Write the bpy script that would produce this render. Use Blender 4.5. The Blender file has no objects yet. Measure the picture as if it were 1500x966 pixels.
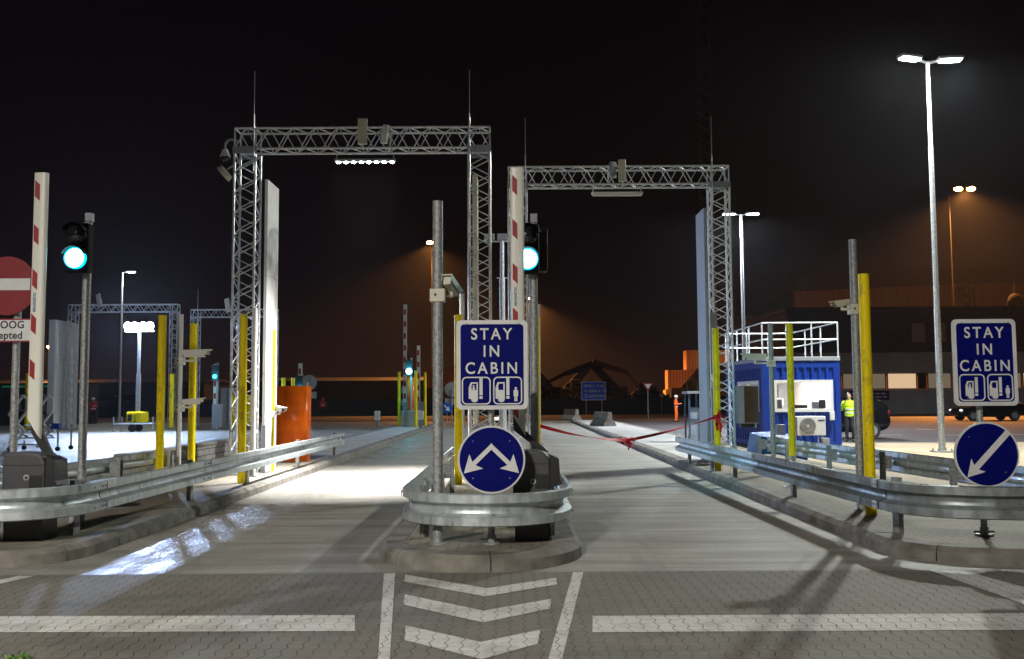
import bpy, bmesh, math, random
from mathutils import Vector, Matrix
random.seed(7)
S = bpy.context.scene
COL = S.collection
rad = math.radians

# ------------------------------------------------------------------ camera
cam = bpy.data.cameras.new('camera'); cam_o = bpy.data.objects.new('camera', cam); COL.objects.link(cam_o)
PITCH = math.atan(101 / 1400.0); ROLL = 0.0058
Fw = Vector((0, math.cos(PITCH), math.sin(PITCH))); R0 = Vector((1, 0, 0)); U0 = R0.cross(Fw)
Rv = R0 * math.cos(ROLL) - U0 * math.sin(ROLL); Uv = U0 * math.cos(ROLL) + R0 * math.sin(ROLL)
m = Matrix((Rv, Uv, -Fw)).transposed().to_4x4(); m.translation = (0, 0, 1.55)
cam_o.matrix_world = m
cam.sensor_width = 36; cam.lens = 36 * 1400 / 1500.0; cam.clip_start = 0.05; cam.clip_end = 3000
S.camera = cam_o

# ------------------------------------------------------------------ render / world
S.view_settings.view_transform = 'Standard'; S.view_settings.look = 'None'
S.view_settings.gamma = 1; S.view_settings.exposure = 0.32
cy = S.cycles
cy.use_denoising = True; cy.use_adaptive_sampling = True; cy.adaptive_threshold = 0.006
cy.max_bounces = 6; cy.diffuse_bounces = 2; cy.glossy_bounces = 3; cy.transmission_bounces = 4
cy.transparent_max_bounces = 8; cy.volume_bounces = 0; cy.sample_clamp_indirect = 4; cy.sample_clamp_direct = 0
cy.caustics_reflective = False; cy.caustics_refractive = False; cy.use_light_tree = True
W = bpy.data.worlds.new('World'); S.world = W; W.use_nodes = True
wn = W.node_tree.nodes; wl = W.node_tree.links; wn.clear()
wo = wn.new('ShaderNodeOutputWorld')
sky = wn.new('ShaderNodeTexSky'); sky.sky_type = 'NISHITA'; sky.sun_disc = False
sky.sun_elevation = rad(-6); sky.sun_rotation = rad(200); sky.air_density = 1.5; sky.dust_density = 3
b1 = wn.new('ShaderNodeBackground'); b1.inputs[1].default_value = 0.004; wl.new(sky.outputs[0], b1.inputs[0])
# light pollution of the town and harbour: warm near the horizon, almost black overhead
tc = wn.new('ShaderNodeTexCoord'); sx = wn.new('ShaderNodeSeparateXYZ'); wl.new(tc.outputs['Generated'], sx.inputs[0])
rp = wn.new('ShaderNodeValToRGB'); wl.new(sx.outputs[2], rp.inputs[0])
e = rp.color_ramp.elements
e[0].position = 0.0; e[0].color = (0.0075, 0.0026, 0.0016, 1)
e[1].position = 0.45; e[1].color = (0.0009, 0.0006, 0.0009, 1)
k = rp.color_ramp.elements.new(0.12); k.color = (0.0034, 0.0015, 0.0013, 1)
b2 = wn.new('ShaderNodeBackground'); wl.new(rp.outputs[0], b2.inputs[0]); b2.inputs[1].default_value = 1.0
ad = wn.new('ShaderNodeAddShader'); wl.new(b1.outputs[0], ad.inputs[0]); wl.new(b2.outputs[0], ad.inputs[1])
wl.new(ad.outputs[0], wo.inputs[0])

# ------------------------------------------------------------------ materials
def mat(name, col, rough=0.6, metal=0.0, var=0.12, scale=6.0, bump=0.0, bscale=60.0, emit=None, estr=0.0, spec=0.5, stretch=(1, 1, 1), rvar=0.0):
    M = bpy.data.materials.new(name); M.use_nodes = True
    n = M.node_tree.nodes; l = M.node_tree.links; b = n['Principled BSDF']
    b.inputs['Roughness'].default_value = rough; b.inputs['Metallic'].default_value = metal
    b.inputs['Specular IOR Level'].default_value = spec
    c = tuple(col) + (1,)
    t = n.new('ShaderNodeTexCoord'); mp = n.new('ShaderNodeMapping'); mp.inputs['Scale'].default_value = stretch
    l.new(t.outputs['Object'], mp.inputs[0])
    if var > 0:
        nz = n.new('ShaderNodeTexNoise'); nz.inputs['Scale'].default_value = scale; nz.inputs['Detail'].default_value = 5
        l.new(mp.outputs[0], nz.inputs['Vector'])
        r = n.new('ShaderNodeValToRGB'); r.color_ramp.elements[0].position = 0.3; r.color_ramp.elements[1].position = 0.7
        r.color_ramp.elements[0].color = tuple(x * (1 - var) for x in col) + (1,)
        r.color_ramp.elements[1].color = tuple(min(1, x * (1 + var)) for x in col) + (1,)
        l.new(nz.outputs['Fac'], r.inputs[0]); l.new(r.outputs[0], b.inputs['Base Color'])
        if rvar:
            mr = n.new('ShaderNodeMapRange'); mr.inputs['To Min'].default_value = max(0.03, rough - rvar); mr.inputs['To Max'].default_value = rough + rvar
            mr.inputs['From Min'].default_value = 0.3; mr.inputs['From Max'].default_value = 0.7
            l.new(nz.outputs['Fac'], mr.inputs['Value']); l.new(mr.outputs[0], b.inputs['Roughness'])
    else:
        b.inputs['Base Color'].default_value = c
    if bump > 0:
        n2 = n.new('ShaderNodeTexNoise'); n2.inputs['Scale'].default_value = bscale; n2.inputs['Detail'].default_value = 4
        l.new(mp.outputs[0], n2.inputs['Vector'])
        bp = n.new('ShaderNodeBump'); bp.inputs['Strength'].default_value = bump; bp.inputs['Distance'].default_value = 0.01
        l.new(n2.outputs['Fac'], bp.inputs['Height']); l.new(bp.outputs[0], b.inputs['Normal'])
    if emit:
        b.inputs['Emission Color'].default_value = tuple(emit) + (1,); b.inputs['Emission Strength'].default_value = estr
    return M

GALV = mat('galvanised steel', (0.72, 0.74, 0.76), 0.42, 0.45, 0.22, 14, 0.05, 80, rvar=0.1)
GALVP = mat('weathered galvanised pipe', (0.34, 0.35, 0.35), 0.6, 0.45, 0.4, 35, 0.15, 60, rvar=0.1)
RAIL = mat('guardrail zinc', (0.52, 0.57, 0.59), 0.40, 0.45, 0.28, 7, 0.08, 30, rvar=0.14, stretch=(1.5, 1.5, 0.6))
YEL = mat('yellow post paint', (0.78, 0.60, 0.005), 0.38, 0, 0.10, 3, 0.03, 40)
def worn_paint(name, base, dirt, rough=0.4):
    M = bpy.data.materials.new(name); M.use_nodes = True
    n = M.node_tree.nodes; l = M.node_tree.links; b = n['Principled BSDF']; t = n.new('ShaderNodeTexCoord'); cols = [base]
    prev = None
    for (sc, st, p0, p1, c) in ((6.0, (1, 1, 0.5), 0.57, 0.62, dirt), (28.0, (1, 1, 0.5), 0.66, 0.69, tuple(x * 0.5 for x in dirt)), (1.5, (1, 1, 0.4), 0.4, 0.7, tuple(x * 0.85 for x in base))):
        mp = n.new('ShaderNodeMapping'); mp.inputs['Scale'].default_value = st; l.new(t.outputs['Object'], mp.inputs[0])
        nz = n.new('ShaderNodeTexNoise'); nz.inputs['Scale'].default_value = sc; nz.inputs['Detail'].default_value = 6; l.new(mp.outputs[0], nz.inputs['Vector'])
        r = n.new('ShaderNodeMapRange'); r.inputs['From Min'].default_value = p0; r.inputs['From Max'].default_value = p1; r.inputs['To Max'].default_value = 0.55; l.new(nz.outputs['Fac'], r.inputs['Value'])
        mx = n.new('ShaderNodeMix'); mx.data_type = 'RGBA'; l.new(r.outputs[0], mx.inputs[0])
        if prev is None: mx.inputs[6].default_value = tuple(base) + (1,)
        else: l.new(prev, mx.inputs[6])
        mx.inputs[7].default_value = tuple(c) + (1,); prev = mx.outputs[2]
    l.new(prev, b.inputs['Base Color']); b.inputs['Roughness'].default_value = rough; b.inputs['Specular IOR Level'].default_value = 0.25
    return M
YEL = worn_paint('yellow post paint worn', (0.95, 0.74, 0.002), (0.45, 0.33, 0.05), 0.45)
WHITE = mat('white paint', (0.78, 0.78, 0.76), 0.4, 0, 0.04, 5)
CREAM = mat('cream plastic', (0.62, 0.60, 0.48), 0.45, 0, 0.06, 5)
BOOMW = mat('barrier arm lacquer', (0.74, 0.73, 0.66), 0.35, 0, 0.05, 2)
REDR = mat('red reflective', (0.30, 0.006, 0.014), 0.4, 0, 0.06, 20)
BLUES = mat('blue sign film', (0.0015, 0.0035, 0.125), 0.6, 0, 0.08, 3, spec=0.08)
GREYS = mat('grey white sign film', (0.66, 0.67, 0.67), 0.5, 0, 0.06, 8)
SIGNBACK = mat('sign back aluminium', (0.36, 0.38, 0.40), 0.5, 0.5, 0.1, 6)
DARKBOX = mat('anthracite casing', (0.055, 0.054, 0.058), 0.5, 0, 0.12, 8, 0.05, 200)
BLACK = mat('black plastic', (0.012, 0.012, 0.013), 0.45, 0, 0.1, 8)
RUBBER = mat('tyre rubber', (0.02, 0.02, 0.02), 0.8, 0, 0.1, 8)
ORANGE = worn_paint('orange sheet metal', (0.88, 0.15, 0.003), (0.55, 0.10, 0.02), 0.28)
BLUEC = mat('blue container paint', (0.003, 0.034, 0.28), 0.42, 0, 0.14, 2.5, 0.04, 30)
GREYP = mat('grey coated steel', (0.30, 0.32, 0.36), 0.5, 0.1, 0.08, 5)
GLASS_DARK = mat('dark window glass', (0.012, 0.014, 0.016), 0.08, 0, 0)
CHROME = mat('bright metal', (0.6, 0.6, 0.62), 0.25, 1, 0.05, 8)
CARP = mat('black car paint', (0.008, 0.009, 0.011), 0.14, 0.2, 0)
SILH = mat('dark machine paint', (0.010, 0.008, 0.007), 0.9, 0.0, 0.3, 1.2, spec=0.1)
RIBBON = mat('red satin ribbon', (0.60, 0.006, 0.012), 0.6, 0, 0.06, 4)
SKIN = mat('skin', (0.50, 0.30, 0.22), 0.55, 0, 0.05, 20)
HIVISY = mat('hi-vis yellow fabric', (0.55, 0.85, 0.02), 0.7, 0, 0.12, 9, emit=(0.5, 0.9, 0.02), estr=0.0)
HIVISO = mat('hi-vis orange fabric', (0.9, 0.13, 0.015), 0.7, 0, 0.12, 9)
HIVISR = mat('red work fabric', (0.55, 0.03, 0.03), 0.7, 0, 0.12, 9)
DARKCLOTH = mat('dark trousers', (0.015, 0.016, 0.022), 0.85, 0, 0.15, 9)
SILVER = mat('reflective tape', (0.75, 0.77, 0.78), 0.35, 0.2, 0.05, 20)
CYANB = mat('blue tarpaulin', (0.01, 0.09, 0.26), 0.45, 0, 0.12, 4)

def emis(name, col, s):
    M = bpy.data.materials.new(name); M.use_nodes = True; n = M.node_tree.nodes; l = M.node_tree.links
    n.clear(); o = n.new('ShaderNodeOutputMaterial'); em = n.new('ShaderNodeEmission'); em.inputs[0].default_value = tuple(col) + (1,)
    em.inputs[1].default_value = s; l.new(em.outputs[0], o.inputs[0]); return M
E_LED = emis('led daylight', (0.95, 0.98, 1), 60)
E_FLOOD = emis('flood lamp face', (0.70, 0.82, 1), 500)
E_STREET = emis('street lamp lens', (0.95, 1.0, 0.86), 120)
E_STREETB = emis('street lamp lens cool', (0.85, 0.9, 1.0), 90)
E_CYAN = emis('green signal lens', (0.26, 0.95, 1.0), 13)
HEADM = mat('matt black signal housing', (0.004, 0.004, 0.005), 0.75, 0, 0.1, 8, spec=0.15)
E_HALO = emis('green signal halo ring', (0.0, 0.55, 1.0), 2.2)
E_SOD = emis('sodium lamp', (1.0, 0.33, 0.06), 160)
E_WARM = emis('lit office window', (1.0, 0.70, 0.42), 0.55)
E_WARMDIM = emis('dim office window', (0.75, 0.58, 0.40), 0.16)
E_CYANDIM = emis('small signal lens', (0.05, 0.8, 1.0), 5)

def nodes_mat(name):
    M = bpy.data.materials.new(name); M.use_nodes = True
    return M, M.node_tree.nodes, M.node_tree.links, M.node_tree.nodes['Principled BSDF']

def N(n, typ, **kw):
    x = n.new(typ)
    for a, v in kw.items():
        if a == 'i':
            for kk, vv in v.items(): x.inputs[kk].default_value = vv
        else: setattr(x, a, v)
    return x
def MATH(n, l, op, a, b=None, c=None):
    x = n.new('ShaderNodeMath'); x.operation = op
    for i, v in enumerate((a, b, c)):
        if v is None: continue
        if isinstance(v, (int, float)): x.inputs[i].default_value = v
        else: l.new(v, x.inputs[i])
    return x.outputs[0]
def MIX(n, l, f, a, b, mode='MIX'):
    x = n.new('ShaderNodeMix'); x.data_type = 'RGBA'; x.blend_type = mode
    for i, v in ((0, f), (6, a), (7, b)):
        if isinstance(v, (int, float)): x.inputs[i].default_value = v
        elif isinstance(v, tuple): x.inputs[i].default_value = v if len(v) == 4 else v + (1,)
        else: l.new(v, x.inputs[i])
    return x.outputs[2]
def NOISE(n, l, vec, scale, detail=4, rough=0.5):
    x = N(n, 'ShaderNodeTexNoise', i={'Scale': scale, 'Detail': detail, 'Roughness': rough}); l.new(vec, x.inputs['Vector']); return x.outputs['Fac']
def RAMP(n, l, v, p0, p1, c0=0.0, c1=1.0):
    x = N(n, 'ShaderNodeMapRange', i={'From Min': p0, 'From Max': p1, 'To Min': c0, 'To Max': c1}); l.new(v, x.inputs['Value']); return x.outputs[0]
def SCALED(n, l, vec, s):
    x = N(n, 'ShaderNodeMapping'); x.inputs['Scale'].default_value = s; l.new(vec, x.inputs[0]); return x.outputs[0]

def paver_nodes(n, l, vec):
    """zigzag interlocking blocks: returns (joint mask, per-block value)"""
    wob = NOISE(n, l, vec, 7.0, 2)
    s = N(n, 'ShaderNodeSeparateXYZ'); l.new(vec, s.inputs[0])
    x, y = s.outputs[0], s.outputs[1]
    zz = MATH(n, l, 'PINGPONG', MATH(n, l, 'ADD', y, 50.0), 0.085)
    x2 = MATH(n, l, 'ADD', MATH(n, l, 'ADD', x, MATH(n, l, 'MULTIPLY', zz, 0.34)), MATH(n, l, 'MULTIPLY', wob, 0.02))
    cj = MATH(n, l, 'PINGPONG', MATH(n, l, 'ADD', x2, 50.0), 0.050)
    zy = MATH(n, l, 'PINGPONG', MATH(n, l, 'ADD', x, 50.0), 0.056)
    y2 = MATH(n, l, 'ADD', MATH(n, l, 'ADD', y, MATH(n, l, 'MULTIPLY', zy, 0.3)), MATH(n, l, 'MULTIPLY', wob, 0.02))
    rj = MATH(n, l, 'PINGPONG', MATH(n, l, 'ADD', y2, 50.0), 0.05)
    cm = RAMP(n, l, cj, 0.0020, 0.0058, 1.0, 0.0); rm = RAMP(n, l, rj, 0.002, 0.006, 0.45, 0.0)
    fac = MATH(n, l, 'MAXIMUM', cm, rm)
    c = N(n, 'ShaderNodeCombineXYZ'); l.new(MATH(n, l, 'FLOOR', MATH(n, l, 'DIVIDE', x2, 0.2)), c.inputs[0]); l.new(MATH(n, l, 'FLOOR', MATH(n, l, 'DIVIDE', y2, 0.1)), c.inputs[1])
    wn_ = N(n, 'ShaderNodeTexWhiteNoise'); l.new(c.outputs[0], wn_.inputs['Vector'])
    return fac, wn_.outputs['Value']

def paver_mat(name, c1, c2, worn=None, white=False):
    M, n, l, b = nodes_mat(name)
    t = N(n, 'ShaderNodeTexCoord'); v = t.outputs['Object']
    fac, bc = paver_nodes(n, l, v)
    big = RAMP(n, l, NOISE(n, l, v, 0.45, 5), 0.35, 0.65)
    med = RAMP(n, l, NOISE(n, l, v, 3.0, 6, 0.6), 0.3, 0.7)
    fine = RAMP(n, l, NOISE(n, l, v, 90, 4, 0.7), 0.38, 0.62)
    col = MIX(n, l, big, c1, c2)
    col = MIX(n, l, MATH(n, l, 'MULTIPLY', med, 0.35), col, tuple(x * 0.7 for x in c1[:3]))
    col = MIX(n, l, MATH(n, l, 'MULTIPLY', bc, 0.16), col, tuple(min(1, x * 1.35) for x in c2[:3]))
    col = MIX(n, l, MATH(n, l, 'MULTIPLY', fine, 0.3), col, tuple(x * 0.6 for x in c2[:3]))
    if white:
        dirt = RAMP(n, l, NOISE(n, l, v, 2.6, 9, 0.75), 0.50, 0.66)
        col = MIX(n, l, MATH(n, l, 'MULTIPLY', dirt, 0.5), col, (0.32, 0.28, 0.22, 1))
        chip = RAMP(n, l, NOISE(n, l, v, 38, 6, 0.8), 0.60, 0.64)
        col = MIX(n, l, MATH(n, l, 'MULTIPLY', chip, 0.7), col, (0.22, 0.20, 0.17, 1))
    st = RAMP(n, l, NOISE(n, l, SCALED(n, l, v, (0.5, 1.2, 1)), 1.1, 6, 0.65), 0.54, 0.66)
    col = MIX(n, l, MATH(n, l, 'MULTIPLY', st, 0.38), col, tuple(x * 0.45 for x in c1[:3]))
    jf = RAMP(n, l, NOISE(n, l, v, 2.2, 4), 0.3, 0.65, 0.35, 1.0)
    jm = MATH(n, l, 'MULTIPLY', fac, MATH(n, l, 'MULTIPLY', jf, 0.78))
    col = MIX(n, l, jm, col, (0.035, 0.03, 0.024, 1))
    l.new(col, b.inputs['Base Color']); b.inputs['Roughness'].default_value = 0.75; b.inputs['Specular IOR Level'].default_value = 0.3
    bp = N(n, 'ShaderNodeBump', i={'Strength': 0.6, 'Distance': 0.006}); bp.invert = True
    h = MATH(n, l, 'ADD', fac, MATH(n, l, 'MULTIPLY', fine, -0.12)); l.new(h, bp.inputs['Height']); l.new(bp.outputs[0], b.inputs['Normal'])
    return M

PAVER = paver_mat('interlocking pavers', (0.19, 0.175, 0.15), (0.25, 0.235, 0.205))
PAVERI = paver_mat('island pavers', (0.27, 0.24, 0.20), (0.33, 0.29, 0.22))
PAINTW = paver_mat('white road paint on pavers', (0.70, 0.69, 0.66), (0.78, 0.77, 0.74), white=True)

def concrete_mat():
    M, n, l, b = nodes_mat('brushed lane concrete')
    t = N(n, 'ShaderNodeTexCoord'); v = t.outputs['Object']
    streak = NOISE(n, l, SCALED(n, l, v, (0.22, 1.6, 1)), 1.6, 6, 0.62)
    brush = NOISE(n, l, SCALED(n, l, v, (2.0, 60, 1)), 1.2, 3, 0.6)
    blot = NOISE(n, l, v, 0.7, 6, 0.6)
    fine = NOISE(n, l, v, 75, 4, 0.75)
    col = MIX(n, l, RAMP(n, l, streak, 0.36, 0.62), (0.27, 0.25, 0.215, 1), (0.50, 0.485, 0.45, 1))
    col = MIX(n, l, MATH(n, l, 'MULTIPLY', RAMP(n, l, blot, 0.45, 0.68), 0.5), col, (0.24, 0.225, 0.195, 1))
    col = MIX(n, l, MATH(n, l, 'MULTIPLY', RAMP(n, l, brush, 0.3, 0.7), 0.22), col, (0.20, 0.19, 0.17, 1))
    col = MIX(n, l, MATH(n, l, 'MULTIPLY', RAMP(n, l, fine, 0.42, 0.62), 0.45), col, (0.17, 0.16, 0.14, 1))
    s = N(n, 'ShaderNodeSeparateXYZ'); l.new(v, s.inputs[0])
    oil = RAMP(n, l, NOISE(n, l, v, 1.9, 7, 0.72), 0.64, 0.70)
    col = MIX(n, l, MATH(n, l, 'MULTIPLY', oil, 0.55), col, (0.13, 0.12, 0.105, 1))
    tw = MATH(n, l, 'ABSOLUTE', MATH(n, l, 'SUBTRACT', MATH(n, l, 'ABSOLUTE', MATH(n, l, 'SUBTRACT', MATH(n, l, 'ABSOLUTE', MATH(n, l, 'ADD', s.outputs[0], 0.3)), 2.45)), 0.85))
    tm = MATH(n, l, 'MULTIPLY', RAMP(n, l, tw, 0.28, 0.12), RAMP(n, l, NOISE(n, l, SCALED(n, l, v, (3, 0.25, 1)), 2.5, 5, 0.6), 0.38, 0.62))
    col = MIX(n, l, MATH(n, l, 'MULTIPLY', tm, 0.30), col, (0.16, 0.15, 0.13, 1))
    # two wheel tracks per lane worn slightly darker, and sawn expansion joints every 6 m
    jt = MATH(n, l, 'PINGPONG', MATH(n, l, 'ADD', s.outputs[1], 3.3), 3.0)
    jm = RAMP(n, l, jt, 0.0, 0.012, 0.75, 0.0)
    col = MIX(n, l, jm, col, (0.05, 0.045, 0.04, 1))
    l.new(col, b.inputs['Base Color'])
    # damp film in the left lane and further back
    wet = MATH(n, l, 'MULTIPLY', RAMP(n, l, s.outputs[0], -2.3, -3.1), RAMP(n, l, NOISE(n, l, SCALED(n, l, v, (1, 0.45, 1)), 3.2, 6, 0.7), 0.42, 0.56, 0.25, 1.0))
    rgh = RAMP(n, l, wet, 0.0, 1.0, 0.62, 0.29)
    l.new(MATH(n, l, 'ADD', rgh, MATH(n, l, 'MULTIPLY', fine, 0.06)), b.inputs['Roughness'])
    bp = N(n, 'ShaderNodeBump', i={'Strength': 1.0, 'Distance': 0.03})
    g = NOISE(n, l, SCALED(n, l, v, (1, 0.4, 1)), 30, 3, 0.6)
    hgt = MATH(n, l, 'ADD', MATH(n, l, 'MULTIPLY', MATH(n, l, 'MULTIPLY', g, wet), 1.0), MATH(n, l, 'ADD', MATH(n, l, 'MULTIPLY', brush, 0.06), MATH(n, l, 'MULTIPLY', fine, 0.08)))
    l.new(hgt, bp.inputs['Height']); l.new(bp.outputs[0], b.inputs['Normal'])
    return M
CONC = concrete_mat()
KERB = mat('kerb stone concrete', (0.185, 0.172, 0.15), 0.8, 0, 0.42, 4.5, 0.45, 45)
ASPH = mat('asphalt', (0.055, 0.050, 0.053), 0.75, 0, 0.3, 0.8, 0.4, 90)
SANDP = paver_mat('sand coloured pavers', (0.36, 0.29, 0.19), (0.42, 0.34, 0.23))
ISLC = mat('island concrete', (0.42, 0.41, 0.39), 0.6, 0, 0.18, 0.9, 0.3, 60)
WPAINT = mat('white road paint', (0.66, 0.66, 0.64), 0.6, 0, 0.2, 6)
def block_mat():
    M, n, l, b = nodes_mat('concrete blockwork')
    t = N(n, 'ShaderNodeTexCoord'); s = N(n, 'ShaderNodeSeparateXYZ'); l.new(t.outputs['Object'], s.inputs[0])
    c = N(n, 'ShaderNodeCombineXYZ'); l.new(s.outputs[1], c.inputs[0]); l.new(s.outputs[2], c.inputs[1])
    br = N(n, 'ShaderNodeTexBrick', i={'Scale': 1.0, 'Mortar Size': 0.012, 'Brick Width': 0.40, 'Row Height': 0.13, 'Color1': (0.40, 0.38, 0.39, 1), 'Color2': (0.58, 0.56, 0.57, 1), 'Mortar': (0.18, 0.17, 0.17, 1)})
    l.new(c.outputs[0], br.inputs['Vector']); l.new(br.outputs['Color'], b.inputs['Base Color']); b.inputs['Roughness'].default_value = 0.85
    return M
BLOCK = block_mat()

# ------------------------------------------------------------------ mesh helper
class MB:
    def __init__(s): s.v = []; s.f = []; s.sm = []
    def add(s, vs, fs, M=None, smooth=False):
        k = len(s.v)
        s.v += [tuple(M @ Vector(p)) if M is not None else tuple(p) for p in vs]
        s.f += [tuple(i + k for i in f) for f in fs]; s.sm += [smooth] * len(fs); return s
    def box(s, x0, x1, y0, y1, z0, z1, M=None, bev=0.0):
        if bev > 0:
            bm = bmesh.new(); bmesh.ops.create_cube(bm, size=1)
            for v in bm.verts: v.co = Vector(((x0 + x1) / 2 + v.co.x * (x1 - x0), (y0 + y1) / 2 + v.co.y * (y1 - y0), (z0 + z1) / 2 + v.co.z * (z1 - z0)))
            bmesh.ops.bevel(bm, geom=bm.edges[:], offset=bev, segments=2, affect='EDGES', profile=0.5)
            bm.verts.index_update(); s.add([v.co for v in bm.verts], [[v.index for v in f.verts] for f in bm.faces], M); bm.free(); return s
        return s.add([(x0, y0, z0), (x1, y0, z0), (x1, y1, z0), (x0, y1, z0), (x0, y0, z1), (x1, y0, z1), (x1, y1, z1), (x0, y1, z1)],
                     [(0, 3, 2, 1), (4, 5, 6, 7), (0, 1, 5, 4), (1, 2, 6, 5), (2, 3, 7, 6), (3, 0, 4, 7)], M)
    def tube(s, p0, p1, r0, r1=None, n=12, M=None, cap=True):
        r1 = r0 if r1 is None else r1
        p0 = Vector(p0); p1 = Vector(p1); d = (p1 - p0)
        if d.length < 1e-6: return s
        d.normalize(); a = Vector((0, 0, 1)) if abs(d.z) < 0.9 else Vector((1, 0, 0)); u = d.cross(a).normalized(); w = d.cross(u)
        vs = []
        for p, r in ((p0, r0), (p1, r1)):
            for i in range(n):
                t = 2 * math.pi * i / n; vs.append(p + (u * math.cos(t) + w * math.sin(t)) * r)
        fs = [(i, (i + 1) % n, n + (i + 1) % n, n + i) for i in range(n)]
        s.add(vs, fs, M, True)
        if cap: s.add(vs, [tuple(range(n))[::-1], tuple(range(n, 2 * n))], M)
        return s
    def path(s, pts, r, n=10, M=None):
        for a, b in zip(pts[:-1], pts[1:]): s.tube(a, b, r, n=n, M=M)
        for p in pts[1:-1]: s.sphere(p, r, n=n, M=M)
        return s
    def sphere(s, c, r, n=12, sc=(1, 1, 1), M=None):
        vs = []; fs = []; h = max(4, n // 2)
        for j in range(1, h):
            ph = math.pi * j / h
            for i in range(n):
                t = 2 * math.pi * i / n
                vs.append((c[0] + r * sc[0] * math.sin(ph) * math.cos(t), c[1] + r * sc[1] * math.sin(ph) * math.sin(t), c[2] + r * sc[2] * math.cos(ph)))
        k = len(vs); vs += [(c[0], c[1], c[2] + r * sc[2]), (c[0], c[1], c[2] - r * sc[2])]
        for j in range(h - 2):
            for i in range(n): fs.append((j * n + i, (j + 1) * n + i, (j + 1) * n + (i + 1) % n, j * n + (i + 1) % n))
        for i in range(n): fs.append((k, i, (i + 1) % n)); fs.append((k + 1, (h - 2) * n + (i + 1) % n, (h - 2) * n + i))
        return s.add(vs, fs, M, True)
    def prism(s, poly, y0, y1, M=None):
        """polygon in x,z extruded along y"""
        n = len(poly); vs = [(p[0], y0, p[1]) for p in poly] + [(p[0], y1, p[1]) for p in poly]
        fs = [tuple(range(n)), tuple(range(n, 2 * n))[::-1]] + [(i, n + i, n + (i + 1) % n, (i + 1) % n) for i in range(n)]
        return s.add(vs, fs, M)
    def prismz(s, poly, z0, z1, M=None):
        n = len(poly); vs = [(p[0], p[1], z0) for p in poly] + [(p[0], p[1], z1) for p in poly]
        fs = [tuple(range(n))[::-1], tuple(range(n, 2 * n))] + [(i, (i + 1) % n, n + (i + 1) % n, n + i) for i in range(n)]
        return s.add(vs, fs, M)
    def flat(s, poly, z, M=None): return s.add([(p[0], p[1], z) for p in poly], [tuple(range(len(poly)))], M)
    def build(s, name, m, parent=None):
        off = Vector((0, 0, 0)); p = parent
        while p is not None: off += p.location; p = p.parent
        me = bpy.data.meshes.new(name); me.from_pydata([tuple(Vector(v) - off) for v in s.v], [], s.f)
        me.polygons.foreach_set('use_smooth', s.sm); me.materials.append(m); me.update()
        bm = bmesh.new(); bm.from_mesh(me); bmesh.ops.recalc_face_normals(bm, faces=bm.faces[:]); bm.to_mesh(me); bm.free()
        if any(s.sm): me.set_sharp_from_angle(angle=rad(28))
        o = bpy.data.objects.new(name, me); COL.objects.link(o)
        if parent is not None: o.parent = parent
        return o
def tag(o, label=None, cat=None, group=None, kind=None):
    if label: o['label'] = label
    if cat: o['category'] = cat
    if group: o['group'] = group
    if kind: o['kind'] = kind
    return o
def thing(name, label, cat, loc=(0, 0, 0), group=None):
    o = bpy.data.objects.new(name, None); COL.objects.link(o); o.location = loc; o.empty_display_size = 0.2
    return tag(o, label, cat, group)
def struct(name, mb, m): return tag(mb.build(name, m), kind='structure')
def copy_thing(root, loc, label, rz=0.0, group=None):
    def cp(o, par):
        c = o.copy(); COL.objects.link(c)
        if par is not None: c.parent = par
        for ch in [x for x in COL.objects if x.parent == o]: cp(ch, c)
        return c
    r = cp(root, None); r.location = loc; r.rotation_euler = (0, 0, rz); r['label'] = label
    if group: r['group'] = group
    return r
def T(x, y, z, rz=0, rx=0, ry=0): return Matrix.Translation((x, y, z)) @ Matrix.Rotation(rz, 4, 'Z') @ Matrix.Rotation(rx, 4, 'X') @ Matrix.Rotation(ry, 4, 'Y')
def lamp(name, kind, loc, power, col, parent=None, **kw):
    L = bpy.data.lights.new(name, kind); L.energy = power; L.color = col
    aim = kw.pop('aim', None)
    for a, b in kw.items(): setattr(L, a, b)
    o = bpy.data.objects.new(name, L); COL.objects.link(o)
    off = Vector((0, 0, 0)); p = parent
    while p is not None: off += p.location; p = p.parent
    o.location = Vector(loc) - off
    if parent is not None: o.parent = parent
    if aim is not None: o.rotation_euler = (Vector(aim) - Vector(loc)).to_track_quat('-Z', 'Y').to_euler()
    return o
def text(name, s, size, loc, m, parent, sx=1.0, off=0.0, depth=0.0015, spacing=1.0, rot=(math.pi / 2, 0, 0), align='CENTER'):
    c = bpy.data.curves.new(name, 'FONT'); c.body = s; c.size = size; c.align_x = align; c.align_y = 'CENTER'
    c.offset = off; c.extrude = depth; c.space_character = spacing; c.materials.append(m)
    o = bpy.data.objects.new(name, c); COL.objects.link(o)
    p = parent; o2 = Vector((0, 0, 0))
    while p is not None: o2 += p.location; p = p.parent
    bpy.context.view_layer.update(); me = bpy.data.meshes.new_from_object(o.evaluated_get(bpy.context.evaluated_depsgraph_get()))
    bpy.data.objects.remove(o); me.materials.clear(); me.materials.append(m); me.name = name
    from mathutils import Euler
    me.transform(Matrix.Translation(Vector(loc) - o2) @ Euler(rot).to_matrix().to_4x4() @ Matrix.Diagonal((sx, 1, 1, 1)))
    o = bpy.data.objects.new(name, me); COL.objects.link(o); o.parent = parent
    return o

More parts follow.
